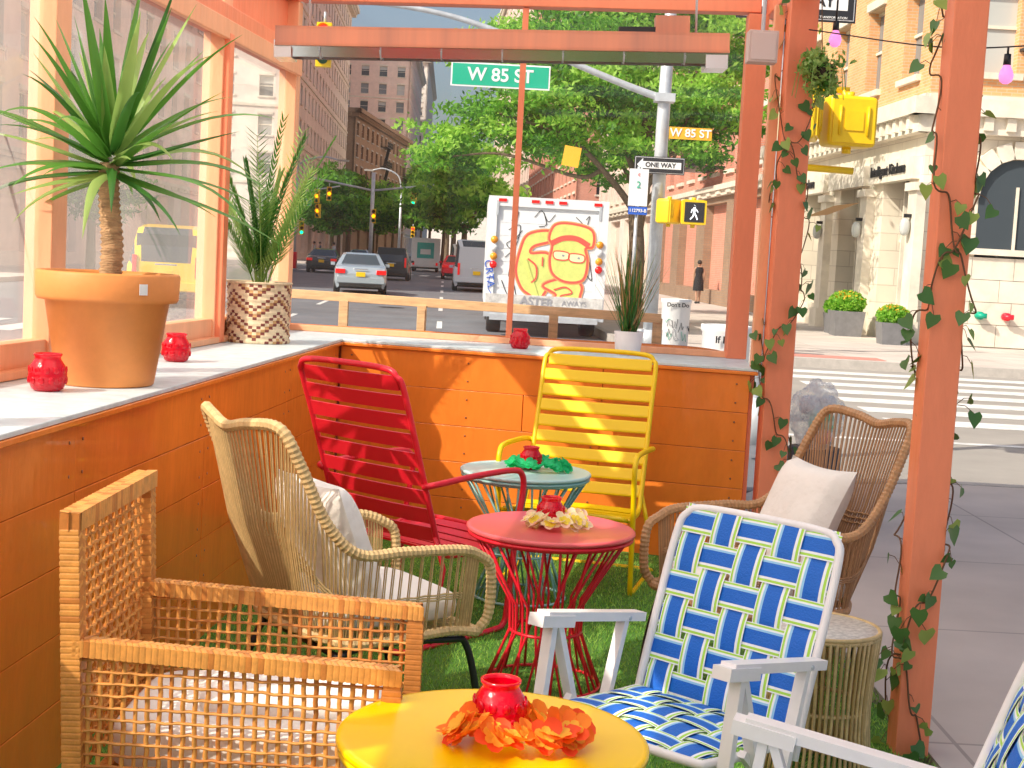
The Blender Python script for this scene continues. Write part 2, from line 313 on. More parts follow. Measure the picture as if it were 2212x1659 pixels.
b.box((.70,.0,.10),(.14,.08,.07),hb); b.box((.56,0,.08),(.16,.05,.02),black)
b.obj('patio_heater',(-.115,6.0,2.355),rot=(0,-.036,0))
# ---------------------------------------------------------------- tables
def table(name,loc,top,rod,rr=.30,h=.565,n=30):
    b=MB(); b.lathe([(0,h-.018),(rr-.012,h-.018),(rr,h-.012),(rr,h-.004),(rr-.004,h),(rr-.014,h+.0005),(rr-.02,h-.0015),(0,h-.001)],(0,0,0),top,56)
    b.lathe([(rr-.03,h-.02),(rr-.005,h-.02),(rr-.005,h-.03),(rr-.03,h-.03)],(0,0,0),rod,48)
    for r_,z in [(.265,h-.035),(.125,.20),(.20,.012)]:
        b.tube([(r_*math.cos(a),r_*math.sin(a),z) for a in np.linspace(0,2*math.pi,40,endpoint=False)],.006,rod,6,closed=True)
    for i in range(n):
        a=2*math.pi*i/n; tw=.18*(1 if i%2 else -1)
        b.tube([(.265*math.cos(a),.265*math.sin(a),h-.035),(.13*math.cos(a+tw),.13*math.sin(a+tw),.30),(.125*math.cos(a+tw),.125*math.sin(a+tw),.20),(.20*math.cos(a),.20*math.sin(a),.012)],.0048,rod,6)
    return b.obj(name,loc)
table('side_table',(0,2.70,0),yelt,yelc,.305); table('side_table',(.163,4.90,0),redt,redc,.295); table('side_table',(.08,6.12,.01),mat('teal_top',(.50,.75,.73),.35),tealc,.285)
def candle(loc,s=1):
    b=MB(); p=[(0,0),(.036,0),(.045,.006),(.054,.03),(.055,.05),(.048,.075),(.038,.09),(.036,.097),(.040,.103),(.040,.108),(.036,.108),(.033,.098),(.044,.07),(.05,.045),(.04,.012),(0,.010)]
    b.lathe([(r*s,z*s) for r,z in p],(0,0,0),redglass,36)
    for k in range(12):
        for j,(r_,z) in enumerate(((.0545,.032),(.0525,.062))):
            a=2*math.pi*(k+.5*j)/12; b.sup((r_*s*math.cos(a),r_*s*math.sin(a),z*s),(.006,.018*s,.022*s),redglass,.9,8,6,rot=Matrix.Rotation(a,3,'Z'))
    b.lathe([(0,.012),(.034*s,.012),(.036*s,.04*s),(0,.041*s)],(0,0,0),cloth,20)
    b.tube([(0,0,.04*s),(0,0,.055*s)],.0015,black,5)
    return b.obj('candle_holder',loc)
for l_,s_ in [((-1.45,4.42,1.001),1.08),((-1.36,5.72,1.001),1.05),((.03,7.66,1.001),1),((0.01,2.72,.566),1.0),((.16,4.93,.566),.92),((.10,6.16,.576),.9)]: candle(l_,s_)
def lei(loc,cols,n,rx,ry,s=.035,seed=1):
    r=random.Random(seed); b=MB()
    for i in range(n):
        a=2*math.pi*i/n+r.uniform(-.1,.1); c=V((rx*math.cos(a)*r.uniform(.75,1.1),ry*math.sin(a)*r.uniform(.75,1.1),s*.45+r.uniform(0,s*.7)))
        q=V((r.uniform(-.8,.8)+.5*math.cos(a),r.uniform(-1.2,.3),1)).to_track_quat('Z','Y').to_matrix()
        for L_,k in ((1,5),(.6,5)):
            for j in range(k):
                t=2*math.pi*j/k+L_*2; m=cols[-1] if L_<1 else r.choice(cols[:-1]); ss=s*L_*r.uniform(.85,1.15); g=[]
                for (u_,v_,w_) in [(0,0,0),(.45,-.46,.22),(.85,-.46,.35),(1.12,-.2,.36),(1.12,.2,.33),(.85,.46,.38),(.45,.46,.22),(.6,0,.08)]:
                    x=u_*math.cos(t)-v_*math.sin(t); y=u_*math.sin(t)+v_*math.cos(t); g.append(c+q@V((x,y,w_+(1-L_)*.3))*ss)
                b.add(g,[(0,1,7),(1,2,7),(2,3,7),(3,4,7),(4,5,7),(5,6,7),(6,0,7)],m,True)
    b.obj('flower_lei',loc)
pf=lambda n,c: mat(n,c,.7,transl=.35)
lei((.045,2.655,.566),[pf('petal_orange',(.98,.26,.02)),pf('petal_red',(.97,.10,.02)),pf('petal_orange2',(.98,.20,.01)),pf('petal_amber',(.98,.55,.05))],26,.115,.07,.036,3)
lei((.18,4.88,.566),[pf('petal_cream',(.97,.88,.55)),pf('petal_pink',(.95,.68,.5)),pf('petal_yellow',(.97,.74,.08))],20,.09,.06,.032,4)
lei((.13,6.13,.576),[pf('petal_green',(.02,.55,.20)),pf('petal_green2',(.04,.68,.30))],26,.12,.07,.03,5)
# ---------------------------------------------------------------- chairs (local +X = facing)
def wrapr(n,r): return [r*(1.08 if i%2 else .93) for i in range(n)]
def resamp(P,step):
    P=[V(p) for p in P]; out=[P[0]]; acc=0
    for a,b_ in zip(P[:-1],P[1:]):
        d=(b_-a).length; t=step-acc
        while t<=d: out.append(a.lerp(b_,t/d)); t+=step
        acc=(acc+d)%step
    return out
def rattan_chair(loc,rz,m,md,pillow=True,pp=(-.13,0,.64)):
    b=MB()
    U=[(.28,-.29,.585),(.2,-.305,.61),(.0,-.31,.62),(-.15,-.305,.625),(-.25,-.29,.72),(-.33,-.28,.88),(-.385,-.25,.985),(-.42,-.12,.985),(-.43,0,.965)]
    Lw=[(.27,-.27,.36),(.2,-.275,.355),(.0,-.28,.35),(-.14,-.27,.35),(-.19,-.23,.36),(-.22,-.18,.365),(-.235,-.12,.37),(-.24,-.06,.37),(-.24,0,.37)]
    mir=lambda P:[(x,-y,z) for x,y,z in P[::-1]][1:]
    U2=U+mir(U); L2=Lw+mir(Lw)
    fr=[(.30,-.27,.34),(.335,-.28,.40),(.33,-.285,.54)]
    full=fr+U2+[(x,-y,z) for x,y,z in fr[::-1]]
    c=resamp(cr(full,10),.008); b.tube(c,wrapr(len(c),.0165),m,8,smooth=False)
    ring=[(.30,-.27,.34)]+Lw[1:]; ring=ring+mir(ring); c=resamp(cr(ring+[(.30,.15,.34),(.30,-.15,.34)],8,True),.008); b.tube(c,wrapr(len(c),.015),m,8,closed=True,smooth=False)
    K=6; cu=cr(U2,K); cl=cr(L2,K)
    for i in range(len(cu)):
        a,d=cu[i],cl[i]; mid=(a+d)/2+V((-.02,0,0))*(1 if a.z>.75 else 0); tn=(cu[min(i+1,len(cu)-1)]-cu[max(i-1,0)]).normalized(); jj=V((0,R.uniform(-.002,.002),0))
        for o_ in (-.0032,.0032): b.tube([a+tn*o_,mid+tn*o_+jj,d+tn*o_],.0023,m if o_<0 else md,5,cap=False)
    for f_ in (.40,.43,.46): b.tube([cu[i].lerp(cl[i],1-f_)+V((-.012,0,0))+V((0,0,.003*(i%2))) for i in range(len(cu))],.0034,m,5)
    for y in np.linspace(-.25,.25,26): b.tube([(.30,y,.345),(-.22,y*.8,.355)],.003,m,5)
    for s_ in (-1,1):
        b.tube(cr([(.33,.27*s_,.0),(.31,.27*s_,.15),(.27,.26*s_,.30),(.2,.26*s_,.325),(-.1,.25*s_,.33),(-.2,.24*s_,.25),(-.27,.25*s_,0)],6),.0115,black,8)
    b.tube([(.2,-.26,.325),(.2,.26,.325)],.01,black,8); b.tube([(-.15,-.245,.3),(-.15,.245,.3)],.01,black,8)
    b.sup((.035,0,.415),(.50,.50,.085),cloth,.38,28,12)
    if pillow:
        rot=Matrix.Rotation(math.radians(-24),3,'Y'); g=[];n_=14
        for sgn in (1,-1):
            for i in range(n_+1):
                for j in range(n_+1):
                    u_,v_=-1+2*i/n_,-1+2*j/n_; th=.075*((1-u_**4)*(1-v_**4))**.5*sgn; k_=1-.09*(1-u_*u_)*abs(v_)**3-.09*(1-v_*v_)*abs(u_)**3
                    th+=.012*noise.noise(V((u_*2.5,v_*2.5,sgn+rz)))*(1-u_*u_)*(1-v_*v_)
                    g.append(V(pp)+rot@V((th,u_*.20*k_,v_*.20*k_)))
        fs=[]
        for q in (0,(n_+1)**2):
            for i in range(n_):
                for j in range(n_): a=q+i*(n_+1)+j; fs.append((a,a+1,a+n_+2,a+n_+1))
        b.add(g,fs,cloth,True)
    return b.obj('rattan_armchair',loc,rz)
rattan_chair((-.47,4.34,0),math.radians(36),rat1,rat1d,pp=(-.10,-.03,.62))
rattan_chair((.93,4.95,0),math.radians(202),rat2,mat('rattan_brown_dark',(.36,.19,.09),.6))
def slat_chair(loc,rz,m,name):
    b=MB(); W=.275
    side=[(.24,.37),(.1,.345),(-.08,.335),(-.17,.35),(-.205,.40),(-.25,.52),(-.36,.82),(-.43,1.0)]
    top=[(-.45,W-.015,1.035),(-.458,W-.06,1.062),(-.46,0,1.068),(-.458,-W+.06,1.062),(-.45,-W+.015,1.035)]
    P=[(x,W,z) for x,z in side]+top+[(x,-W,z) for x,z in side[::-1]]+[(.26,-W+.05,.375),(.265,0,.375),(.26,W-.05,.375)]
    b.tube(cr(P,6,True),.012,m,10,closed=True)
    def slat(x0,z0,x1,z1,w):
        d=V((x1-x0,0,z1-z0)).normalized(); nn=V((d.z,0,-d.x)); vs=[];N_=7
        for (t,o_) in ((0,-.004),(0.03,.004),(.14,.006),(.86,.006),(.97,.004),(1,-.004)):
            for i in range(N_):
                y=-w+2*w*i/(N_-1); bow=-.006*(1-(y/w)**2); p=V((x0,y,z0)).lerp(V((x1,y,z1)),t)+nn*(o_+bow); vs.append(p)
        K=6; b.add(vs,[(k*N_+i,k*N_+i+1,((k+1)%K)*N_+i+1,((k+1)%K)*N_+i) for k in range(K) for i in range(N_-1)],m,False)
    pc=cr([(x,0,z) for x,z in side[4:]]+[(-.455,0,1.055)],10); pc=resamp(pc,.001)
    n_=9; tot=len(pc)-1; pitch=tot/n_
    for i in range(n_):
        a=pc[int(i*pitch+pitch*.03)]; c=pc[min(tot,int((i+1)*pitch-pitch*.20))]; slat(a.x,a.z,c.x,c.z,W-.004 if i<n_-1 else W-.02)
    pc=resamp(cr([(x,0,z) for x,z in side[:4]],10),.001); tot=len(pc)-1
    for i in range(6):
        a=pc[int(i*tot/6+3)]; c=pc[int((i+1)*tot/6-11)]; slat(c.x,c.z,a.x,a.z,W-.004)
    for s_ in (-1,1):
        y=(W+.035)*s_
        b.tube(cr([(-.30,W*s_,.62),(-.27,y,.63),(-.05,y,.645),(.17,y,.65),(.235,y,.63),(.25,y,.56),(.22,y,.40),(.19,y,.12),(.17,y,.03),(.10,y,.014),(-.1,y,.012),(-.36,y,.013),(-.42,y*.93,.014),(-.43,0,.014)],6),.0125,m,10)
        b.tube([(.21,y,.36),(.2,W*s_,.36)],.01,m); b.tube([(-.22,W*s_,.42),(-.2,y,.30),(-.26,y,.014)],.010,m)
    return b.obj(name,loc,rz)
slat_chair((-.33,5.66,0),math.radians(50),redc,'slatted_armchair')
slat_chair((.32,6.52,-.01),math.radians(-104),yelc,'slatted_armchair')
def web(b,o,pu,pv,nc,nr,bow=0):
    o,pu,pv=V(o),V(pu),V(pv); nn=pu.cross(pv).normalized()
    def P(s,t): return o+pu*s+pv*t-nn*bow*math.sin(math.pi*t)*math.sin(math.pi*s)
    bands=[(-.5,-.45,ww),(-.45,-.36,wg),(-.36,-.27,ww),(-.27,.25,wb),(.25,.33,wl),(.33,.40,ww),(.40,.47,wg),(.47,.5,ww)]
    def run(nA,nB,f,ph,fill):
        for i in range(nA):
            c=(i+.5)/nA
            for (a,d,m) in bands:
                vs=[];K=nB*6
                for k in range(K+1):
                    t=k/K; cell=t*nB-.5; q=math.cos(math.pi*cell); off=.0035*math.copysign(abs(q)**.5,q)*(1 if (i+ph)%2 else -1)
                    for e in (a,d): vs.append(f(c+e*fill/nA,t)+nn*off)
                b.add(vs,[(2*k,2*k+1,2*k+3,2*k+2) for k in range(K)],m,True)
    run(nc,nr,lambda s,t:P(s,t),0,.86); run(nr,nc,lambda s,t:P(t,s),1,.80)
def lawn_chair(loc,rz):
    b=MB(); W=.25; tu=lambda P,r=.0115,m=whitep:b.tube(cr(P,6),r,m,10)
    bt=[(-.16,-W,.30),(-.20,-W,.45),(-.30,-W,.76),(-.325,-W+.02,.825),(-.335,-W+.07,.842),(-.337,0,.845),(-.335,W-.07,.842),(-.325,W-.02,.825),(-.30,W,.76),(-.20,W,.45),(-.16,W,.30)]
    tu(bt); tu([(-.20,-W,.355),(.0,-W,.36),(.20,-W,.375),(.235,-W+.03,.378),(.24,0,.378),(.235,W-.03,.378),(.20,W,.375),(.0,W,.36),(-.20,W,.355)])
    web(b,(-.172,W-.008,.345),(0,-2*W+.016,0),(-.160,0,.505),5,6,.02)
    web(b,(.235,W-.008,.388),(0,-2*W+.016,0),(-.40,0,-.02),5,5,.02)
    for s_ in (-1,1):
        y=(W+.03)*s_
        b.beam((-.20,y,.545),(.20,y,.605),.042,.024,whitep); b.beam((.10,y,.578),(.225,y,.597),.05,.03,whitep)
        b.beam((.15,y,.59),(.05,y,.30),.03,.018,whitep,(1,0,0)); b.beam((.16,y+.004*s_,.59),(.24,y+.004*s_,.01),.032,.02,whitep,(1,0,0))
        b.beam((-.13,y,.555),(.02,y,.02),.03,.018,whitep,(1,0,0)); b.beam((.20,y-.02*s_,.012),(-.32,y-.02*s_,.012),.022,.02,whitep)
        b.beam((.10,y-.012*s_,.38),(-.30,y-.012*s_,.01),.02,.018,whitep)
        for x,z in ((.15,.58),(-.13,.552),(.03,.31)): b.tube([(x,y-.024,z),(x,y+.024,z)],.006,steel,8)
    b.tube([(-.32,-W-.01,.012),(-.32,W+.01,.012)],.01,whitep); b.tube([(.22,-W-.01,.012),(.22,W+.01,.012)],.01,whitep)
    return b.obj('lawn_chair',loc,rz,bevel=.002)
lawn_chair((.45,3.46,0),math.radians(227)); lawn_chair((.61,2.43,0),math.radians(163))
def wicker_chair(loc,rz):
    b=MB()
    def wbeam(a,c,w_,h_,m=wick):
        a,c=V(a),V(c); L_=(c-a).length; n_=max(2,int(L_/.013)); d=(c-a)/n_
        b.beam(a,c,w_*.9,h_*.9,wickd)
        up=V((0,0,1)); dn=d.normalized()
        if abs(dn.z)>.9: up=V((1,0,0))
        sd=dn.cross(up).normalized(); u2=sd.cross(dn)
        for i in range(n_):
            for k in range(2):
                p=a+d*(i+(.5 if k==1 else 0))+sd*w_*(-.25+.5*k)
                kk=.985 if (i+k)%2 else 1.02
                mm=m if R.random()<.82 else wickd
                hh=h_/2*kk; ww2=w_*.25; sk_=d*(.35 if k else -.35)
                vs=[]
                for (tt,o_) in ((0,.95),(.25,1.02),(.75,1.02),(1,.95)):
                    for (sx_,uz) in ((-1,-1),(1,-1),(1,1),(-1,1)): vs.append(p+d*(.97*tt)+sk_*sx_+sd*ww2*sx_*(o_ if (sx_>0)==(k==1) else 1)+u2*hh*uz*o_)
                fs=[]
                for z_ in range(3):
                    for e_ in range(4): fs.append((z_*4+e_,z_*4+(e_+1)%4,z_*4+4+(e_+1)%4,z_*4+4+e_))
                b.add(vs,fs,mm,False)
    def weave(o,pu,pv,sp=.025,m=wick):
        o,pu,pv=V(o),V(pu),V(pv); nn=pu.cross(pv).normalized(); na=max(2,int(pu.length/sp)); nb=max(2,int(pv.length/sp))
        for A,B_,u_,v_,ph in ((na,nb,pu,pv,0),(nb,na,pv,pu,1)):
            for i in range(A):
                c=(i+.5)/A; pts=[o+u_*c+v_*((j)/B_)+nn*.003*(1 if (i+j+ph)%2 else -1)+u_.normalized()*R.uniform(-.0015,.0015) for j in range(B_+1)]
                b.tube(pts,.0054,m if R.random()<.75 else wickd,6,cap=False,smooth=True,flat=.6)
    D0,D1=-.36,.33; W=.27
    for s_ in (-1,1):
        y=W*s_
        wbeam((D0,y,.64),(D1,y,.615),.045,.034); wbeam((D1-.01,y,.60),(D1-.01,y,.04),.04,.04,wickd); wbeam((D0+.0,y,.9),(D0+.03,y,.04),.045,.04,wick); wbeam((D0+.05,y,.33),(D1-.03,y,.33),.028,.028)
        weave((D0+.03,y,.345),(D1-D0-.06,0,0),(0,0,.28)); weave((D0+.03,y,.12),(D1-D0-.06,0,0),(0,0,.20))
    wbeam((D0,-W-.02,.905),(D0,W+.02,.905),.045,.04); wbeam((D0+.05,-W,.33),(D0+.05,W,.33),.03,.03)
    weave((D0+.015,-W+.02,.35),(0,2*W-.04,0),(-.02,0,.54))
    wbeam((D1,-W,.33),(D1,W,.33),.04,.04); weave((D1,-W+.02,.10),(0,2*W-.04,0),(0,0,.22))
    weave((D0+.05,-W,.335),(D1-D0-.05,0,0),(0,2*W,0),.03)
    b.sup((.0,0,.405),(.60,.47,.11),cloth,.3,28,12)
    b.sup((.06,.05,.47),(.42,.36,.06),cloth,.5,24,12,rot=Matrix.Rotation(.15,3,'Z'))
    return b.obj('wicker_armchair',loc,rz)
wicker_chair((-.53,3.17,0),math.radians(-1))
b=MB()
for r_,z in ((.17,.45),(.17,.44),(.15,.22),(.17,.01)): b.tube([(r_*math.cos(a),r_*math.sin(a),z) for a in np.linspace(0,6.283,40,endpoint=False)],.007,rat1,6,closed=True)
for i in range(58):
    a=2*math.pi*i/58; m=rat1 if i%3 else rat1d; b.tube(cr([(.172*math.cos(a),.172*math.sin(a),.445),(.155*math.cos(a+.03),.155*math.sin(a+.03),.22),(.172*math.cos(a),.172*math.sin(a),.01)],4),.0055,m,6)
b.lathe([(0,.452),(.165,.452),(.17,.445),(0,.44)],(0,0,0),mat('mosaic_top',(.82,.78,.70),.4,var=.4,scale=60),40)
b.obj('rattan_stool',(.96,4.16,0))
# ---------------------------------------------------------------- plants
def blade(b,base,az,el,L_,w,m,droop=1.2,seg=8,fold=.25):
    p=V(base); d=V((math.cos(az)*math.cos(el),math.sin(az)*math.cos(el),math.sin(el))); side=V((-math.sin(az),math.cos(az),0)); vs=[]
    for i in range(seg+1):
        t=i/seg; ww_=w*(min(1,t*5+.35))*(1-t**2.2)+.0006; up=side.cross(d)
        vs+= [p-side*ww_/2+up*ww_*fold,p.copy(),p+side*ww_/2+up*ww_*fold]
        p=p+d*L_/seg; d=(d+V((0,0,-droop*t/seg*1.6))).normalized()
    fs=[]
    for i in range(seg):
        a=3*i; fs+=[(a,a+1,a+4,a+3),(a+1,a+2,a+5,a+4)]
    b.add(vs,fs,m,True)
b=MB()
b.lathe([(0,0),(.150,0),(.157,.006),(.200,.275),(.224,.278),(.230,.29),(.233,.365),(.228,.372),(.212,.372),(.205,.36),(.195,.30),(0,.30)],(0,0,0),terr,56)
b.lathe([(0,.315),(.205,.315),(.205,.305)],(0,0,0),soil,40); b.box((.163,-.172,.325),(.028,.002,.035),white,rz=.75)
tr=cr([(0,0,.30),(.010,0,.45),(-.004,.0,.6),(-.008,0,.73)],14); b.tube(tr,[.037*(1.10 if i%2 else .92)*(1-.15*i/len(tr)) for i in range(len(tr))],palmtrunk,14)
r2=random.Random(11)
for i in range(72):
    t=i/72; az=i*2.4+r2.uniform(-.25,.25); el=math.radians(-15+88*t**1.0+r2.uniform(-12,12)); L_=r2.uniform(.36,.62)
    blade(b,(.012*math.cos(az),.012*math.sin(az),.69+.12*t),az,el,L_,r2.uniform(.034,.052),r2.choice([leafA,leafB,leafB,leafC]),droop=r2.uniform(.1,2.0)*(1.35-t),seg=10,fold=.3)
b.obj('potted_yucca',(-1.355,4.72,1.001))
cream=mat('basket_cream',(.90,.72,.48),.7,var=.3,scale=40); tan=mat('basket_tan',(.64,.36,.15),.7,var=.3,scale=40); plum=mat('basket_plum',(.20,.05,.04),.7)
b=MB(); nr=40;ncl=96; prof=[(.158-.004*math.sin(i/nr*3.1)+(.0035 if i%4 in(1,2) else -.001),.29*i/nr) for i in range(nr+1)]
def bf(i,k):
    q=(i//2)+abs(((k//2)%12)-6); q%=7
    return plum if q in(0,3) else (tan if q in (1,) else cream)
b.lathe(prof,(0,0,0),cream,ncl,True,bf); b.lathe([(.156,.29),(.165,.295),(.163,.302),(.15,.30),(.148,.26),(0,.25)],(0,0,0),cream,48)
for i in range(26):
    az=r2.uniform(0,6.28); el=math.radians(r2.uniform(62,89)); L_=r2.uniform(.40,.85); p=V((r2.uniform(-.03,.03),r2.uniform(-.03,.03),.25)); d=V((math.cos(az)*math.cos(el),math.sin(az)*math.cos(el),math.sin(el))); st=[]
    for k in range(15):
        st.append(p.copy()); p=p+d*L_/14; d=(d+V((0,0,-.02*r2.uniform(.5,1.6)*k/14))+V((math.cos(az),math.sin(az),0))*.012).normalized()
    b.tube(st,[.0035*(1-.7*k/14) for k in range(15)],leafC,5)
    m=r2.choice([leafA,leafB,leafB,leafC,leafC])
    for k in range(3,15):
        for q in (0,.5):
            if k+q>14: continue
            pp=st[k].lerp(st[min(14,k+1)],q); dd=(st[min(14,k+1)]-st[k-1]).normalized(); sd=dd.cross(V((0,0,1)))
            if sd.length<.1: sd=V((math.sin(az),-math.cos(az),0))
            sd.normalize()
            for s_ in (-1,1):
                v_=(sd*s_+dd*1.0+V((0,0,r2.uniform(-.15,.2)))).normalized(); blade(b,pp,math.atan2(v_.y,v_.x),math.asin(max(-1,min(1,v_.z))),r2.uniform(.08,.12)*(1.15-.5*k/14),.011,m,droop=.5,seg=3)
b.obj('potted_areca_palm',(-1.28,7.08,1.001))
b=MB(); b.lathe([(0,0),(.062,0),(.066,.004),(.078,.125),(.074,.128),(.07,.12),(.068,.10),(0,.10)],(0,0,0),whitep,40)
for i in range(200):
    az=r2.uniform(0,6.28); blade(b,(r2.uniform(-.035,.035),r2.uniform(-.035,.035),.10),az,math.radians(r2.uniform(58,90)),r2.uniform(.22,.54),.0065,r2.choice([leafA,leafA,leafB,tan]),droop=r2.uniform(.1,1.1),seg=6)
b.obj('potted_grass',(.61,7.62,1.001))
iv=mat('ivy_leaf',(.07,.18,.04),.4,transl=.15); iv2=mat('ivy_leaf_light',(.28,.40,.08),.5,transl=.15); stemm=mat('ivy_stem',(.14,.07,.03),.7)
def ivy(cx,cy,hw,turns,seed,dens=.045,z1=2.9,ls=.032,amp=.02):
    r=random.Random(seed); b=MB(); P=[]
    for i in range(200):
        t=i/199; z=.05+t*(z1-.05); a=2*math.pi*turns*t+seed; rr=hw*1.12+.012+amp*math.sin(i*.37)*math.sin(i*.13+seed)
        c,s=math.cos(a),math.sin(a); q=max(abs(c),abs(s))**.6; P.append(V((cx+rr*c/q,cy+rr*s/q,z+.03*math.sin(i*.5))))
    b.tube(P,.003,stemm,5)
    L_=resamp(P,dens)
    for p in L_:
        for _ in range(r.choice([1,1,2])):
            o_=V((r.uniform(-.05,.05),r.uniform(-.05,.02),r.uniform(-.05,.03))); e=p+o_; b.tube([p,p.lerp(e,.5)+V((0,0,.01)),e],.0012,stemm,4,cap=False)
            s=ls*r.uniform(.6,1.25); q=(V((e.x-cx,e.y-cy,0)).normalized()*.7+V((r.uniform(-.8,.8),r.uniform(-1.1,0),r.uniform(-.3,.8)))).to_track_quat('Z','Y').to_matrix()@Matrix.Rotation(r.uniform(2.2,4.1),3,'Z')
            sh=[(0,0,0),(-.42,-.18,.08),(-.62,.12,.1),(-.5,.5,.02),(0,1.15,-.12),(.5,.5,.02),(.62,.12,.1),(.42,-.18,.08),(0,.4,-.05)]
            b.add([e+q@V(g)*s for g in sh],[(0,8,2,1),(2,8,4,3),(4,8,6,5),(6,8,0,7)],iv if r.random()<.68 else iv2,True)
    return b.obj('ivy_vine')
ivy(1.315,4.40,.055,2.6,2,.055,ls=.040); ivy(1.315,4.40,.055,-1.9,5,.09,ls=.038); ivy(1.325,7.12,.07,3.1,3,.06,ls=.042); ivy(1.325,7.12,.07,-2.2,8,.08,ls=.042)
cc=NR.normal(size=(26,3)); cc/=np.linalg.norm(cc,axis=1)[:,None]; cc*=NR.uniform(.4,1.1,(26,1))*np.array([.085,.085,.11]); pts=cc[NR.randint(0,26,1100)]+NR.normal(size=(1100,3))*.022
hp=empty('hanging_plant',(1.40,6.95,2.46)); leafmesh('foliage',pts,.017,[leafB,leafC,iv2,leafC],.5,hp)
b=MB(); b.tube([(0,0,.1),(-.03,0,.5)],.003,stemm,5); b.lathe([(0,-.05),(.05,-.04),(.06,.03),(0,.03)],(0,0,0),soil,16)
for i in range(9):
    a=i*.7; b.tube(cr([(.03*math.cos(a),.03*math.sin(a),0),(.1*math.cos(a),.1*math.sin(a),.03),(.13*math.cos(a),.13*math.sin(a),-.1-.02*(i%3))],4),.002,leafC,4)
b.obj('pot_and_hook',parent=hp)
b=MB(); pk=mat('pink_bulb',(.95,.28,.65),.2,emit=.9)
wp=cr([(1.36,7.1,2.86),(1.62,6.7,2.79),(2.05,6.3,2.80),(2.45,5.9,2.62),(2.9,5.6,2.66)],10); b.tube(wp,.004,black,6)
wp2=cr([(1.36,4.6,2.84),(1.75,5.6,2.66),(2.2,6.4,2.9)],8); b.tube(wp2,.003,black,6)
wp3=cr([(1.34,7.0,2.66),(1.8,6.3,2.50),(2.2,5.9,2.48)],8); b.tube(wp3,.0035,black,6)
for p,e_ in ((wp[4],.10),(wp[17],.02),(wp[30],.02),(wp3[12],.0)):
    b.tube([p,p+V((0,0,-.03-e_))],.005,black,6); p=p-V((0,0,e_)); b.lathe([(0,-.03),(.014,-.03),(.016,-.075),(0,-.076)],p,black,16); b.lathe([(.014,-.076),(.026,-.10),(.031,-.12),(.026,-.142),(.012,-.153),(0,-.155)],p,pk,20)
b.obj('string_lights')
# ---------------------------------------------------------------- street barrier behind the shelter
b=MB()
b.beam((-1.75,9.5,1.17),(.95,9.3,1.14),.04,.06,woodm); b.beam((-1.75,9.5,.83),(.95,9.3,.80),.04,.05,woodm)
for x in (-1.72,-1.14,-.62,.25,.93): b.box((x,9.42-.05*(x+1),.5),(.06,.05,1.28),woodm)
b.add([(-1.7,9.46,.86),(.92,9.26,.84),(.92,9.26,1.1),(-1.7,9.46,1.12)],[(0,1,2,3)],plex)
b.obj('wooden_railing',bevel=.003)
b=MB()
for z in (.97,.75): b.tube(cr([(-1.7,9.0,z),(.3,8.85,z),(1.15,8.75,z),(1.3,8.7,z-.06),(1.33,8.68,z-.25),(1.33,8.68,-.12)],8),.028,orange,12)
b.obj('orange_guard_rail')
tgry=mat('graffiti_grey',(.35,.35,.38),.6)
def bin_(loc,ts):
    b=MB(); b.lathe([(.23,0),(.24,.02),(.26,.80),(.275,.82),(.275,.88),(.24,.88),(.22,.5),(0,.05)],(0,0,0),white,28); b.lathe([(.262,.0),(.266,.02)],(0,0,0),steel,28)
    for i in range(10):
        a=-1.57+R.uniform(-.9,.9); z=R.uniform(.2,.65); b.tube([(.262*math.cos(a+.1*k),.262*math.sin(a+.1*k),z+R.uniform(-.1,.1)) for k in range(5)],.005,(signk,signg,tgry)[i%3],4)
    o=b.obj('litter_bin',loc)
    for s_,z,sz in ts: text(s_,(0,-.285,z),sz,signk,o,bold=.003)
bin_((2.26,15.2,0),[("If Don't",.73,.10),("Keep the",.40,.09)]); bin_((2.85,25.4,0),[("Don't Do",.78,.10)])
def bagmat():
    m=bpy.data.materials.new('clear_plastic_bag'); t,n,l=nt(m); p=n['Principled BSDF']; p.inputs['Base Color'].default_value=(.96,.98,.97,1); p.inputs['Roughness'].default_value=.12; p.inputs['Coat Weight'].default_value=.8
    tc=n.new('ShaderNodeTexCoord'); nb=n.new('ShaderNodeTexNoise'); nb.inputs['Scale'].default_value=15; nb.inputs['Detail'].default_value=5; bp=n.new('ShaderNodeBump'); bp.inputs['Strength'].default_value=.9; bp.inputs['Distance'].default_value=.03
    l.new(tc.outputs['Object'],nb.inputs['Vector']); l.new(nb.outputs['Fac'],bp.inputs['Height']); l.new(bp.outputs[0],p.inputs['Normal'])
    tl=n.new('ShaderNodeBsdfTranslucent'); tl.inputs[0].default_value=(1,1,1,1); m0=n.new('ShaderNodeMixShader'); m0.inputs[0].default_value=.5; l.new(p.outputs[0],m0.inputs[1]); l.new(tl.outputs[0],m0.inputs[2])
    tr=n.new('ShaderNodeBsdfTransparent'); mx=n.new('ShaderNodeMixShader')
    mr=n.new('ShaderNodeMapRange'); mr.inputs['From Min'].default_value=.35; mr.inputs['From Max'].default_value=.65; mr.inputs['To Min'].default_value=.2; mr.inputs['To Max'].default_value=.9; l.new(nb.outputs['Fac'],mr.inputs['Value']); l.new(mr.outputs[0],mx.inputs[0])
    l.new(m0.outputs[0],mx.inputs[1]); l.new(tr.outputs[0],mx.inputs[2]); l.new(mx.outputs[0],n['Material Output'].inputs[0]); return m
e=empty('trash_bag',(1.84,8.5,.0))
me=bpy.data.meshes.new('bag'); bm=bmesh.new(); bmesh.ops.create_icosphere(bm,subdivisions=5,radius=1)
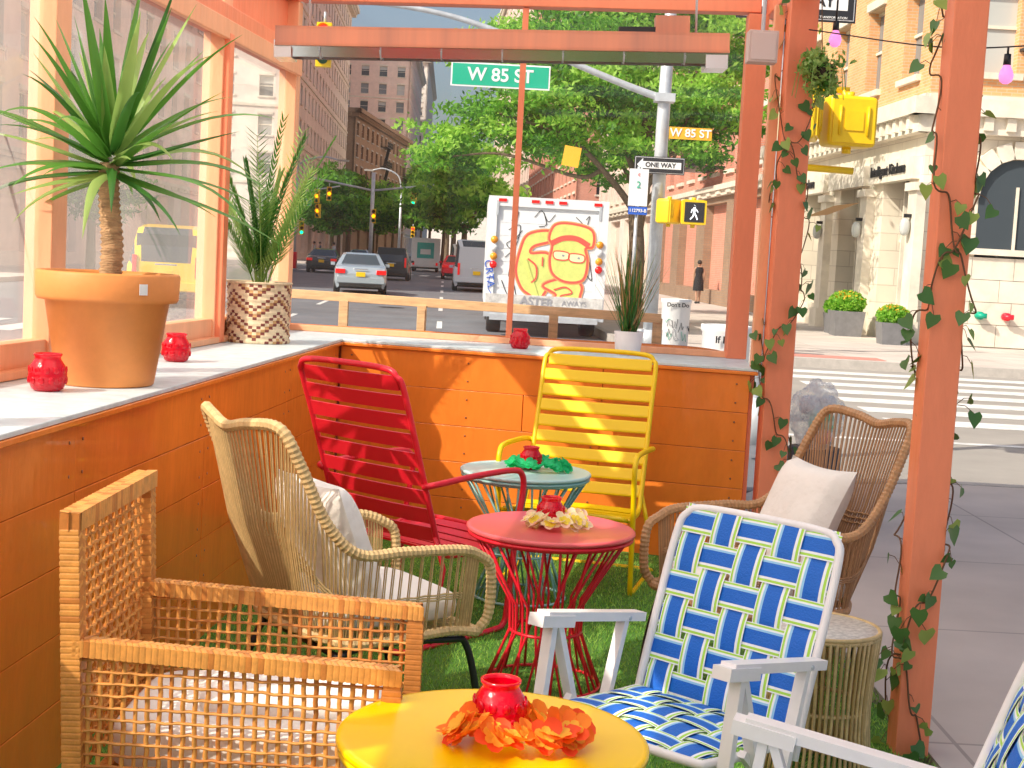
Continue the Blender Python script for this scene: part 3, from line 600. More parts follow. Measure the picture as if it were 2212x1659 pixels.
for v_ in bm.verts:
    p=v_.co.copy(); k=1+.2*noise.noise(p*2.2)+.10*abs(noise.noise(p*6))+.04*noise.noise(p*14); z=p.z
    v_.co=V((p.x*.155*k,p.y*.145*k,.64+z*.20*k))
for f_ in bm.faces: f_.smooth=True
bm.to_mesh(me); bm.free(); me.materials.append(bagmat()); o=bpy.data.objects.new('bag',me); sc.collection.objects.link(o); o.parent=e
b=MB(); b.sup((.03,0,.60),(.16,.12,.14),mat('green_bottle',(.05,.6,.32),.2),.8,14,10); b.sup((-.04,.02,.70),(.14,.1,.12),white,.7,12,8); b.sup((.03,-.03,.52),(.12,.1,.10),mat('pink_packet',(.95,.35,.3),.5),.8,12,8); b.sup((.06,.0,.72),(.10,.1,.10),white,.8,12,8)
b.lathe([(.14,0),(.15,.02),(.16,.44),(.15,.45),(0,.43)],(0,0,0),mat('dark_bin',(.06,.06,.07),.6),28); b.obj('contents_and_bin',parent=e)
# ---------------------------------------------------------------- traffic poles & signs
b=MB(); P0=V((2.33,24.6,0))
b.tube([(0,0,0),(0,0,.35)],.22,steel,12); b.tube([(0,0,.3),(0,0,4),(0.04,0,7.6)],[.12,.11,.09],steel,16)
arm=cr([(0,0,4.28),(-.9,-.1,4.55),(-2.9,-.3,5.22),(-4.2,-.4,5.5),(-6.0,-.5,5.6)],8); b.tube(arm,[.065-.03*i/len(arm) for i in range(len(arm))],steel,10)
b.tube([(0.03,0,6.4),(-3,-.3,6.1),(-6,-.5,5.7)],.012,steel,6); b.tube([(0,0,5.95),(-4,-.3,6.0),(-8,-.5,6.25)],.02,steel,6)
b.box((-.1,-.05,6.0),(.18,.2,.25),steel); b.box((0,-.02,4.30),(.34,.34,.14),steel)
b.obj('traffic_signal_pole',P0)
LO=[mat('lens_off',tuple(q*.25 for q in c),.3) for c in ((.5,.02,.02),(.5,.25,.0),(.0,.45,.2))]; LN=[mat('lens_lit',c,.3,emit=3) for c in ((.9,.02,.02),(.9,.4,.0),(.0,.7,.35))]
def traffic_light(loc,rz=0,lit=0,s=1,name='traffic_light'):
    b=MB(); b.box((0,0,0),(.34*s,.22*s,1.0*s),sigy)
    for i in range(3):
        z=(.32-.32*i)*s; m=LN[i] if lit==i else LO[i]
        b.tube([(0,-.112*s,z),(0,-.125*s,z)],.12*s,m,20); vs=[(.14*s*math.cos(a),y,z+.14*s*math.sin(a)) for y in(-.11*s,-.30*s) for a in np.linspace(-.4,math.pi+.4,14)]
        b.add(vs,[(k,k+1,k+15,k+14) for k in range(13)],sigy,True)
    b.tube([(0,0,.5*s),(0,0,.75*s)],.03*s,steel); return b.obj(name,loc,rz)
traffic_light((-3.42,24.0,4.80),0,0,.72)
def sign(name,loc,w,h,face,txt,tm,ts,rz=0,border=None,thick=.02,sx=1):
    b=MB()
    if border: b.box((0,0,0),(w,thick,h),border); b.box((0,-thick*.5-.002,0),(w-.05,.004,h-.05),face)
    else: b.box((0,0,0),(w,thick,h),face)
    o=b.obj(name,loc,rz)
    if txt: text(txt,(0,-thick*.5-.008,0),ts,tm,o,bold=.004*ts/.2,sx=sx)
    return o
sign('street_name_sign',(-.47,24.15,4.47),1.66,.40,signg,'W 85 ST',signw,.30,border=signw)
sign('street_name_sign',(2.78,24.3,3.70),.72,.20,signbr,'W 85 ST',signw,.19)
def oneway(loc,w=.86,h=.29,rz=0,rev=1):
    b=MB(); b.box((0,0,0),(w,.015,h),signk); b.box((0,-.0095,0),(w-.03,.004,h-.03),signw); b.box((0,-.0135,0),(w-.045,.004,h-.045),signk)
    a=[(-.46,0),(-.34,.38),(-.34,.2),(.44,.2),(.44,-.2),(-.34,-.2),(-.34,-.38)]; b.add([(x*w*.97*rev,-.0165,z*h) for x,z in a],[(0,1,6),(1,2,5,6),(2,3,4,5)] ,signw)
    o=b.obj('one_way_sign',loc,rz); text('ONE WAY',(.02*w,-.020,0),h*.38,signk,o,ext=.001,bold=.003); return o
oneway((2.30,24.4,3.15))
o=oneway((2.16,11.9,3.70),.98,.32); text('DEPARTMENT OF TRANSPORTATION',(.2,-.020,-.125),.026,signw,o)
def pedsig(loc,front,rz=0):
    b=MB(); b.sup((0,0,0),(.42,.26,.42),sigy,.18,28,14)
    b.box((0,.0,.0),(.36,.285,.36),sigy)
    if front:
        b.box((0,-.143,0),(.40,.03,.40),sigy); b.box((0,-.162,0),(.33,.012,.33),signk)
        wm=mat('walk_figure_lamp',(.9,.95,1),.4,emit=1.5); y=-.172
        b.tube([(0.0,y,.11),(0.001,y,.111)],.022,wm,12)
        for P_,r_ in (([(0,y,.08),(-.005,y,-.01)],.02),([(-.005,y,-.01),(.03,y,-.06),(.055,y,-.125)],.012),([(-.005,y,-.01),(-.02,y,-.07),(-.065,y,-.12)],.012),([(0,y,.07),(.04,y,.03),(.06,y,.0)],.009),([(0,y,.07),(-.04,y,.04),(-.055,y,-.01)],.009)): b.tube(P_,r_,wm,6)
    else:
        for s_ in (-.12,.12): b.tube([(s_,-.15,-.12),(s_,-.15,.12)],.012,sigy,6)
        b.box((0,-.147,0),(.16,.01,.16),sigy)
    b.tube([(0,0,-.2),(0,0,-.26)],.04,sigy); b.tube([(0,0,.2),(0,0,.25)],.04,sigy)
    return b.obj('pedestrian_signal',loc,rz)
pedsig((2.90,24.2,2.38),True); pedsig((2.50,24.3,2.38),False,.9)
b=MB(); b.tube([(0,0,0),(0,0,5.2)],.075,steel,14); b.tube([(0,0,0),(0,0,.4)],.14,steel,12); b.tube([(0,0,2.38),(.68,0,2.36)],.03,sigy); b.tube([(0,0,3.03),(.6,0,3.03)],.028,sigy); b.tube([(.55,0,3.03),(.62,0,2.9)],.03,sigy)
b.obj('signal_pole',(2.10,12.15,0)); pedsig((2.70,12.1,2.76),False,.12); pedsig((2.27,11.9,2.78),False,1.3)
sg=sign('parking_sign',(1.95,24.2,2.75),.32,.62,signw,'',signk,.1); text('2',(0,-.02,.04),.16,signg,sg); text('c',(0,-.02,.22),.1,redc,sg)
b=MB(); b.tube([(0,0,0),(0,0,3.1)],.03,steel,10); b.obj('sign_post',(1.95,24.26,0)); sign('permit_sign',(1.96,24.2,2.36),.32,.13,blue,'112793-B',signw,.075)
sign('construction_sign',(1.0,30.5,3.65),.36,.42,signbr,'',signk,.1).rotation_euler=(0,math.radians(8),0)
# ---------------------------------------------------------------- trees
def tree(name,base,trunk,limbs,blobs,n,leafsize,seed,lm=None,tight=1):
    e=empty(name,base); b=MB(); c0=cr(trunk[0],6)
    b.tube(c0,[trunk[1][0]+(trunk[1][1]-trunk[1][0])*i/(len(c0)-1) for i in range(len(c0))],bark,10)
    for P,r0,r1 in limbs:
        c=cr(P,6); b.tube(c,[r0+(r1-r0)*i/(len(c)-1) for i in range(len(c))],bark,8)
    b.obj('trunk',parent=e)
    tot=sum(q[3]**2 for q in blobs); allp=[];mi=[]
    for (x,y,z,rad) in blobs:
        k=int(n*rad**2/tot); ns=max(4,int(20*rad))
        cc=NR.normal(size=(ns,3)); cc/=np.linalg.norm(cc,axis=1)[:,None]; cc*=NR.uniform(.35,1.15,(ns,1))*rad; cc[:,2]*=.65
        idx=NR.randint(0,ns,k); p=cc[idx]+NR.normal(size=(k,3))*np.array([.26,.26,.09])*rad**.5*tight
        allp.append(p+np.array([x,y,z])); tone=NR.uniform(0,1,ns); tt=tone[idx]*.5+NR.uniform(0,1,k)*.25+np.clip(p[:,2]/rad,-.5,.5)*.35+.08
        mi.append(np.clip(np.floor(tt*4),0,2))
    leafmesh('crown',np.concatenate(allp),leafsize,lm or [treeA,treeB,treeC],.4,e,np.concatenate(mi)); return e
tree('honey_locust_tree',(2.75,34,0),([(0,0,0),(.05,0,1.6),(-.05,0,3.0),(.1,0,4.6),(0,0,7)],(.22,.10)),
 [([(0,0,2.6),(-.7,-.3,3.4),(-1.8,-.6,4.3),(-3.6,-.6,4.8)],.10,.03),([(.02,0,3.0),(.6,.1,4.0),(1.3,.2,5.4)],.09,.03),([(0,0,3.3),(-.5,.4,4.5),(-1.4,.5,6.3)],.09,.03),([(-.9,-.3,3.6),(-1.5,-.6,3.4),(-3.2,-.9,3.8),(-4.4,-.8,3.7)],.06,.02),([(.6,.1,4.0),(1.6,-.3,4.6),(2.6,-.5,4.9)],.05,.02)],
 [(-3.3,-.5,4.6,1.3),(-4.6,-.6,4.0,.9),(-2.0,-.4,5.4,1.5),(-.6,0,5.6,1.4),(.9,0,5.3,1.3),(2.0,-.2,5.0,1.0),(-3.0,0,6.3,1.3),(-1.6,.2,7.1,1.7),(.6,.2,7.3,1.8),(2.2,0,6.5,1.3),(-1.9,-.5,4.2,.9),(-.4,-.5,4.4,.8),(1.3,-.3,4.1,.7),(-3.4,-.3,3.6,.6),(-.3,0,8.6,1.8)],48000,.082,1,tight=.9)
tree('honey_locust_tree',(3.6,43,0),([(0,0,0),(-.1,0,2),(0.1,0,4),(0,0,7)],(.20,.10)),[([(0,0,3),(.8,0,4.5),(1.4,0,6)],.08,.03),([(0,0,3.2),(-.8,0,4.6),(-1.8,0,6)],.08,.03)],
 [(0,0,6,1.8),(-1.8,0,6.5,1.6),(1.4,0,6.2,1.5),(-2.8,0,5.2,1.2),(0,0,8,2.0),(-1.2,0,4.4,1.0)],16000,.11,2,tight=.9)
for (x,y,s,k) in [(-15.5,118,1.0,3),(-17.5,133,1.15,4),(-19,150,1.2,5),(-20.5,170,1.3,6),(-20,195,1.4,14),(-20,225,1.5,15),(-3.5,90,1.1,7),(-5.0,108,1.3,8),(-6.5,128,1.4,9),(-8,150,1.5,10),(-12,190,1.8,11),(-18,260,2.2,12),(-24,280,2.2,13)]:
    tree('street_tree',(x,y,0),([(0,0,0),(0,0,3*s)],(.25,.15)),[([(0,0,2.5*s),(1*s,0,4.5*s)],.1,.04),([(0,0,2.5*s),(-1*s,0,4.5*s)],.1,.04)],
     [(0,0,5*s,2.2*s),(-1.5*s,0,4.2*s,1.7*s),(1.5*s,0,4.4*s,1.7*s),(0,0,6.6*s,1.7*s),(-.5*s,0,3.2*s,1.2*s)],6000,.22*s,k,[treeA,treeA,treeB] if x<-12 and y<180 else None)
tree('street_tree',(-15.6,52,0),([(0,0,0),(0,0,3)],(.2,.12)),[([(0,0,2.5),(.8,0,4)],.08,.03)],[(0,0,3.6,1.6),(0,0,5,1.3),(.4,0,2.6,1.2)],6000,.15,21,[treeA,treeA,treeB])
# ---------------------------------------------------------------- buildings
def frameM(p0,p1):
    p0,p1=V((*p0,0)),V((*p1,0)); d=(p1-p0).normalized(); nn=V((d.y,-d.x,0)); M=Matrix(((d.x,nn.x,0,p0.x),(d.y,nn.y,0,p0.y),(0,0,1,0),(0,0,0,1))); return M,(p1-p0).length
def facade(b,p0,p1,z0,z1,nx,nz,wall,trim,wf=.5,hf=.6,dep=.28,seed=0,sill=True,band=0,sash=True):
    r=random.Random(seed); M,L_=frameM(p0,p1); b.M=M; cw=L_/nx; ch=(z1-z0)/nz
    for i in range(nx+1):
        w_=cw*(1-wf); x0=max(0,i*cw-w_/2); x1=min(L_,i*cw+w_/2); b.box(((x0+x1)/2,-dep/2,(z0+z1)/2),(x1-x0,dep,z1-z0),wall)
    for j in range(nz+1):
        h_=ch*(1-hf); a=max(z0,z0+j*ch-h_/2); c=min(z1,z0+j*ch+h_/2); b.box((L_/2,-dep/2-.003,(a+c)/2),(L_-.006,dep-.006,c-a),wall)
        if band and j%band==0: b.box((L_/2,.03,z0+j*ch),(L_,.16,.22),trim)
    for i in range(nx):
        for j in range(nz):
            x=(i+.5)*cw; z=z0+(j+.5)*ch; ww_,hh=cw*wf,ch*hf; g=r.choice([glassd,glassm,glassm,glassd,glassl])
            b.add([(x-ww_/2,-dep+.02,z-hh/2),(x+ww_/2,-dep+.02,z-hh/2),(x+ww_/2,-dep+.02,z+hh/2),(x-ww_/2,-dep+.02,z+hh/2)],[(0,1,2,3)],g)
            if sash: b.box((x,-dep+.05,z),(ww_,.05,.07),trim); b.box((x,-dep+.05,z+hh/2-.04),(ww_,.05,.08),trim)
            if g==glassd and r.random()<.5: b.box((x,-dep+.03,z+hh*.3),(ww_*.94,.012,hh*.35),glassl)
            if sill: b.box((x,.04,z-hh/2-.08),(ww_+.25,.14,.14),trim); b.box((x,.025,z+hh/2+.12),(ww_+.2,.09,.2),trim)
    b.M=Matrix.Identity(4); return M,L_
def cornice(b,M,L_,z,h,d,m,dent=.6):
    b.M=M; b.box((L_/2,d/2,z+h*.75),(L_+2*d,d,h*.5),m); b.box((L_/2,d*.3,z+h*.25),(L_+d,d*.6,h*.5),m)
    for i in range(int(L_/dent)): b.box((i*dent+dent/2,d*.42,z+h*.3),(dent*.4,d*.8,h*.38),m)
    b.M=Matrix.Identity(4)
def fire_escape(b,M,x,w_,zs,m):
    b.M=M
    for k,z in enumerate(zs):
        b.box((x,.55,z),(w_,1.1,.06),m)
        for zz in (.45,.9): b.box((x,1.08,z+zz),(w_,.04,.04),m)
        for i in range(int(w_/.25)+1): b.box((x-w_/2+i*.25,1.08,z+.45),(.03,.03,.9),m)
        if k<len(zs)-1: b.beam((x-w_*.35,.6,z),(x+w_*.3,.6,zs[k+1]),.5,.05,m)
    b.M=Matrix.Identity(4)
lime=brickmat('limestone',(.76,.68,.55),(.82,.74,.61),(.60,.52,.42),1,1.0,.42,.010,.8,'XZ',.5,.2); limep=mat('limestone_trim',(.82,.75,.63),.8,var=.22,scale=2)
brO=brickmat('orange_brick',(.74,.34,.14),(.82,.42,.19),(.64,.48,.32),2.2,.5,.16,.02,.85); brR=brickmat('red_brick',(.66,.24,.16),(.72,.29,.19),(.55,.36,.30),2.2,.5,.16,.02,.85)
brP=brickmat('pink_brick',(.82,.60,.50),(.86,.65,.55),(.78,.66,.60),2,.5,.2,.02,.85); brB=brickmat('brown_brick',(.30,.19,.12),(.34,.22,.14),(.25,.20,.16),2,.5,.2,.02,.85)
pale=mat('pale_stone',(.86,.78,.70),.85,var=.15,scale=.8); tgrey=mat('trim_grey',(.42,.41,.39),.7)
b=MB(); yA,yB=32,47; x0=F(yA); along=lambda p0,p1,*a,**k: facade(b,p0,p1,*a,**k)
M,L_=along((F(yB),yB),(x0,yA),0.0,4.7,4,1,lime,limep,wf=.50,hf=.74,dep=.55,seed=31,sill=False,sash=True)
cornice(b,M,L_,4.7,.75,.45,limep,.5); b.M=M
awn=mat('brown_awning',(.55,.30,.12),.7)
for i in range(4):
    cx=(i+.5)*L_/4; b.box((cx,-.40,2.0),(.08,.1,3.2),limep); b.box((cx-.45,-.40,2.0),(.06,.1,3.2),limep); b.box((cx+.45,-.40,2.0),(.06,.1,3.2),limep); b.box((cx,.06,3.95),(3.3,.24,.5),limep); b.box((cx,-.2,.2),(2.0,.3,.45),limep)
    b.box((cx+L_/8,.10,1.9),(.55,.22,3.3),limep); b.box((cx+L_/8,.14,.25),(.7,.32,.5),limep); b.box((cx+L_/8,.14,3.5),(.7,.30,.18),limep)
    b.sup((cx+L_/8,.34,2.6),(.22,.22,.4),glassl,.8); b.box((cx+L_/8,.26,2.85),(.1,.2,.08),black)
b.add([(8.2,.1,3.3),(10.6,.1,3.3),(10.6,.9,2.95),(8.2,.9,2.95)],[(0,1,2,3)],awn)
b.M=Matrix.Identity(4)
M2,L2_=along((F(yB)+.01,yB),(x0+.01,yA),5.46,22,5,5,brO,limep,wf=.42,hf=.62,dep=.3,seed=4,band=2)
cornice(b,M2,L2_,22,1,.7,limep)
M3,L3=along((x0,yA),(30,yA),0,4.7,5,1,lime,limep,wf=.40,hf=.42,dep=.5,seed=5,sill=False)
cornice(b,M3,L3,4.7,.75,.45,limep,.5)
b.M=M3
for i in range(5):
    cx=(i+.5)*L3/5; r_=.85; zc=3.35
    b.add([(cx+r_*math.cos(a),.012,zc+r_*math.sin(a)) for a in np.linspace(0,math.pi,17)]+[(cx-r_,.012,2.2),(cx+r_,.012,2.2)],[tuple(range(19))],glassd)
    for k in range(9):
        a=math.pi*(k+.5)/9; b.box((cx+(r_+.2)*math.cos(a),.06,zc+(r_+.2)*math.sin(a)),(.38,.14,.34),limep,rot=Matrix.Rotation(-a,3,'Y'))
    b.box((cx,.05,2.14),(2.2,.18,.14),limep); b.box((cx,.03,2.9),(.06,.05,1.4),limep)
b.M=Matrix.Identity(4)
M4,L4=along((x0,yA+.01),(30,yA+.01),5.46,22,8,5,brO,limep,wf=.42,hf=.62,dep=.3,seed=6,band=2)
cornice(b,M4,L4,22,1,.7,limep)
fire_escape(b,M4,3.2,2.6,[6.6,9.9,13.2],black)
b.prism([(x0+.6,yA+.56),(F(yB)+.6,yB-.02),(30,yB-.02),(30,yA+.56)],0,21.9,glassm); b.prism([(x0,yA+.2),(F(yB),yB),(30,yB),(30,yA+.2)],21.9,22.2,pale)
for i,m in ((0,mat('green_standpipe',(.0,.35,.22),.4)),(1,redc)):
    b.tube([(10.35+i*.6,yA-.02,.72),(10.35+i*.6,yA-.25,.72)],.09,m,12); b.tube([(10.25+i*.6,yA-.2,.72),(10.47+i*.6,yA-.3,.72)],.06,m,10)
r5=random.Random(9)
for j in range(4):
    for i in range(22):
        b.box((x0+.45+i*.95+(.3 if j%2 else 0),yA-.012-r5.uniform(0,.02),.27+j*.5),(.938,.06,.488),limep)
corner=b.obj('corner_building')
ang=math.atan2(yA-yB,x0-F(yB))
text('Intelligent Kitchens',(F(34.0)-.21,34.0,3.97),.34,signk,corner,rot=(math.pi/2,0,ang),ext=.01,bold=.008); text('Kitchens',(F(41.3)-.21,41.3,3.97),.36,signk,corner,rot=(math.pi/2,0,ang),ext=.01,bold=.008)
def simple_building(name,p0,p1,back,z1,nx,nz,wall,trim,gf=None,seed=0,front=None,wf=.45,hf=.58,ncx=3,cm=None,fe=None,band=0):
    b=MB(); g=4.5 if gf else 0
    if gf: facade(b,p0,p1,0,g,max(2,nx//2),1,gf,trim,.7,.75,.4,seed,False,0,False)
    M,L_=facade(b,p0,p1,g+.01,z1,nx,nz,wall,trim,wf,hf,.3,seed+1,True,band); cornice(b,M,L_,z1,1.0,.8,cm or trim)
    if gf: cornice(b,M,L_,g-.3,.4,.3,trim,2)
    d=V((p1[0]-p0[0],p1[1]-p0[1],0)).normalized(); nn=V((d.y,-d.x,0))
    q=V((*p1,0))-nn*back
    if front is not None:
        M2,L2=facade(b,p1,(q.x,q.y),0.01,z1,ncx,nz+1,wall,trim,wf,hf,.3,seed+2,True,band); cornice(b,M2,L2,z1,1.0,.8,cm or trim)
    if fe: fire_escape(b,M,L_*fe,4,[g+i*(z1-g)/nz+.8 for i in range(nz)],black)
    a=V((*p0,0))-nn*.35+d*.05; c=V((*p1,0))-nn*.35-d*.35; e_=V((*p1,0))-nn*(back-.1)-d*.35; f_=V((*p0,0))-nn*(back-.1)+d*.05
    b.prism([(a.x,a.y),(c.x,c.y),(e_.x,e_.y),(f_.x,f_.y)][::-1],0,z1-.05,wall)
    return b.obj(name)
simple_building('brick_building',(F(72),72),(F(47.05),47.05),14,26,9,7,brR,limep,brB,11,None,fe=.6)
simple_building('brick_building',(F(100),100),(F(72.05),72.05),14,22,9,6,brP,limep,pale,12,None)
simple_building('brick_building',(F(180)-.5,180),(F(118),118),18,34,16,10,brR,limep,pale,13,True)
simple_building('brick_building',(F(280)-2,280),(F(182),182),18,45,20,13,brP,limep,pale,14,True)
def left_building(name,pn,pf,back,z1,nx,nz,wall,trim,gf,seed,nc=5,band=0,fe=None,wf=.42,hf=.58,cm=None):
    b=MB(); g=4.5
    facade(b,pn,pf,0,g,max(2,nx//2),1,gf,trim,.7,.75,.4,seed,False,0,False)
    M,L_=facade(b,pn,pf,g+.01,z1,nx,nz,wall,trim,wf,hf,.3,seed+1,True,band); cornice(b,M,L_,z1,1.2,1.0,cm or trim,.9); cornice(b,M,L_,g-.2,.4,.3,trim,2)
    d=V((pf[0]-pn[0],pf[1]-pn[1],0)).normalized(); nn=V((d.y,-d.x,0)); q=V((*pn,0))-nn*back
    M2,L2=facade(b,(q.x,q.y),pn,0.01,z1,nc,nz+1,wall,trim,wf,hf,.3,seed+2,True,band); cornice(b,M2,L2,z1,1.2,1.0,cm or trim,.9)
    if fe: fire_escape(b,M,L_*fe,6,[g+i*(z1-g)/nz+.8 for i in range(nz)],black)
    a=V((*pn,0))-nn*.35+d*.35; c=V((*pf,0))-nn*.35; e_=V((*pf,0))-nn*(back-.1); f_=q+nn*.1+d*.35
    b.prism([(a.x,a.y),(c.x,c.y),(e_.x,e_.y),(f_.x,f_.y)],0,z1-.05,wall); return b.obj(name)
left_building('apartment_building',(-20,46),(-22,104),14,24,16,6,brP,limep,pale,21,5)
left_building('stone_building',(-20.8,124),(-24.8,200),20,33,20,9,pale,limep,pale,22,6,band=2,wf=.36,hf=.52)
left_building('brown_brick_building',(-24.4,206),(-21.5,262),20,20,12,5,brB,tgrey,brB,23,5,fe=.5,cm=brB)
left_building('apartment_tower',(-38,262),(-40,300),22,62,8,18,brP,limep,pale,25,7)
left_building('apartment_building',(-22.5,275),(-25,340),24,40,14,11,brP,limep,pale,26,7,band=3)
left_building('apartment_building',(-24,345),(-28,430),24,46,18,13,pale,limep,pale,27,7)
left_building('apartment_building',(-52,204),(-54,240),18,50,10,14,mat('blue_grey_brick',(.40,.42,.46),.8,var=.2),limep,pale,28,6)
b=MB(); b.prism([(-60,560),(20,560),(20,580),(-60,580)],0,28,pale); b.obj('distant_building')
# ---------------------------------------------------------------- vehicles
def wheel(b,x,y,r,w_=.22):
    b.tube([(x-w_/2,y,r),(x-w_*.35,y,r),(x+w_*.35,y,r),(x+w_/2,y,r)],[r*.93,r,r,r*.93],dark,24); b.tube([(x-w_/2-.005,y,r),(x+w_/2+.005,y,r)],r*.6,alum,16)
redl=mat('tail_light',(.8,.01,.01),.2,emit=.35); amb=mat('amber_light',(.95,.35,.02),.25)
def car(name,loc,rz,paint,L_=4.8,W=1.84,st=None,r=.33,van=False):
    st=st or [(0,.70,.72,.80),(.03,.93,.95,.9),(.08,.98,1.0,.93),(.17,1.0,1.04,.93),(.31,.97,1.38,.72),(.45,.96,1.44,.70),(.55,.95,1.43,.70),(.70,.94,1.06,.9),(.75,.92,.95,.93),(.93,.80,.82,.9),(1,.58,.60,.78)]
    b=MB(); vs=[];n_=12
    for t,bl,tp_,rw in st:
        y=t*L_; hw=W/2*(.86 if t in (0,1) else (.97 if t<.04 or t>.9 else 1)); zb=.28 if t in(0,1) else .2
        vs+=[(-hw*.9,y,zb),(-hw,y,.45),(-hw*.99,y,bl-.12),(-hw*.94,y,bl),(-hw*rw,y,tp_-.03),(-hw*rw*.8,y,tp_),(hw*rw*.8,y,tp_),(hw*rw,y,tp_-.03),(hw*.94,y,bl),(hw*.99,y,bl-.12),(hw,y,.45),(hw*.9,y,zb)]
    for i in range(len(st)-1):
        tall=(st[i][2]-st[i][1]>.2) and (st[i+1][2]-st[i+1][1]>.2); rise=abs(st[i+1][2]-st[i][2])/((st[i+1][0]-st[i][0])*L_)>.33 and max(st[i][2],st[i+1][2])>1.2
        for k in range(n_):
            a=(i*n_+k,i*n_+(k+1)%n_,(i+1)*n_+(k+1)%n_,(i+1)*n_+k); m=paint
            if k in (3,7) and (tall or rise): m=glassd
            if k==5 and rise: m=glassd
            if k==11: m=dark
            b.add([vs[q] for q in a],[(0,1,2,3)],m,True)
    b.add(vs[:n_],[tuple(range(n_))],paint); b.add(vs[-n_:],[tuple(range(n_-1,-1,-1))],paint)
    for y in (.18*L_,.82*L_):
        for s_ in(-1,1): wheel(b,s_*(W/2-.1),y,r)
    zl=st[1][1]-.14 if not van else .95
    for s_ in(-1,1):
        b.box((s_*W*.385,.03,zl),(.34,.14,.15) if not van else (.1,.14,.5),redl); b.box((s_*(W/2+.08),L_*.66,1.0),(.16,.1,.12),paint)
        b.tube([(s_*.55,-.02,.3),(s_*.55,.1,.3)],.04,alum,8)
    b.box((0,-.005,.50),(W*.9,.12,.2),paint); b.box((0,.0,.32),(W*.8,.1,.12),dark); b.box((0,-.08,.70 if not van else .8),(.32,.03,.16),sigy); b.box((0,.01,st[1][1]-.05),(.5,.03,.04),alum)
    if van: b.box((0,st[1][0]*L_-.02,1.45),(W*.74,.03,.5),glassd)
    return b.obj(name,loc,rz,bevel=.01)
silver=mat('silver_paint',(.48,.56,.62),.25,metal=.4,coat=.5); dk=mat('black_car_paint',(.03,.035,.04),.2,coat=.5); gv=mat('grey_van_paint',(.54,.60,.68),.35,coat=.3)
tx=mat('taxi_yellow',(.97,.62,.0),.3,coat=.4); wv=mat('white_truck_paint',(.86,.88,.90),.4,var=.08,scale=2); bc=mat('blue_car_paint',(.05,.12,.3),.25,coat=.4)
vanst=[(0,1.0,1.9,.9),(.02,1.05,2.15,.88),(.1,1.05,2.2,.88),(.5,1.05,2.2,.88),(.74,1.05,2.12,.88),(.86,1.02,1.15,.92),(.97,.9,.95,.9),(1,.6,.62,.8)]
suv=[(0,.85,1.0,.85),(.03,.95,1.45,.80),(.08,.97,1.60,.78),(.3,.97,1.68,.77),(.6,.97,1.62,.77),(.72,.97,1.1,.9),(.95,.85,.88,.9),(1,.6,.62,.8)]
taxst=[(0,.95,1.05,.88),(.03,1.05,1.55,.82),(.09,1.06,1.85,.74),(.3,1.06,1.93,.72),(.6,1.05,1.86,.72),(.74,1.03,1.15,.9),(.95,.9,.93,.9),(1,.6,.62,.8)]
car('silver_sedan',(-5.45,49.5,-.15),.12,silver)
car('grey_van',(-1.75,60.5,-.15),.05,gv,5.6,2.0,vanst,.36,van=True)
car('yellow_taxi_van',(-8.15,33,-.15),.16,tx,4.7,1.85,taxst,.34,van=True)
car('black_suv',(-6.6,74,-.15),.05,dk,4.8,1.9,suv,.36,van=True); car('dark_sedan',(-8.3,92,-.15),.05,dk); car('blue_suv',(-5.4,128,-.15),.05,bc,4.8,1.9,suv,.36,van=True); car('white_van',(-3.6,96,-.15),.05,wv,5.6,2.0,vanst,.36,van=True)
car('dark_sedan',(-9.5,140,-.15),.05,dk); car('white_van',(-6.4,165,-.15),.05,wv,5.6,2.1,vanst,.36,van=True); car('red_sedan',(-11,170,-.15),.05,redc); car('red_sedan',(-3.6,84,-.15),.05,redc); car('silver_sedan',(-12.6,112,-.15),.05,silver); car('dark_sedan',(-11.6,84,-.15),.05,dk)
b=MB(); b.box((0,3,1.45),(2.2,6,2.3),wv); b.box((0,-.02,1.5),(1.9,.03,2.0),wv); b.box((0,-.045,1.65),(1.3,.02,1.2),mat('ad_teal',(.05,.45,.40),.5)); b.box((.0,-.06,1.55),(.8,.015,.4),white); b.box((0,.1,.3),(2.1,.3,.15),dark)
b.box((0,7,1.15),(2.0,1.9,1.7),wv)
for s_ in(-1,1): wheel(b,s_*.9,1.2,.42); wheel(b,s_*.9,6.6,.42); b.box((s_*.9,-.05,.62),(.16,.04,.22),redl)
b.obj('delivery_truck',(-7.2,110,-.15),.05)
b=MB(); tw=2.46
b.box((0,2.6,1.72),(tw,5.2,2.22),wv)
fr=mat('truck_frame',(.86,.88,.89),.35,metal=.1)
b.box((-tw/2+.09,-.03,1.72),(.18,.08,2.24),fr); b.box((tw/2-.09,-.03,1.72),(.18,.08,2.24),fr); b.box((0,-.032,2.74),(tw-.364,.08,.2),fr); b.box((0,-.03,.66),(tw-.364,.08,.12),fr)
for i in range(7): b.box((0,-.006,.85+i*.265),(tw-.38,.025,.258),wv)
b.box((0,-.10,.45),(tw,.25,.14),steel); b.box((0,-.2,.38),(tw*.9,.1,.12),steel); b.box((0,-.06,.68),(tw*.98,.06,.34),mat('scuffed_bumper',(.76,.74,.71),.6,var=.4,scale=8))
for x in (-.95,-.28,0,.28,1.0): b.box((x,-.08,2.76),(.16,.03,.06),redl)
for s_ in(-1,1):
    for k,m in enumerate((amb,white,amb,redl)): b.tube([(s_*1.08,-.07,1.95-k*.17),(s_*1.08,-.11,1.95-k*.17)],.075,m,16)
    wheel(b,s_*1.0,1.2,.45,.3); wheel(b,s_*1.0,6.3,.45,.3); b.box((s_*1.05,-.08,2.6),(.05,.02,.3),steel)
b.box((0,6.4,1.35),(2.1,2.0,1.9),wv); b.box((0,7.41,1.8),(1.9,.02,.8),glassd)
Y=-.030
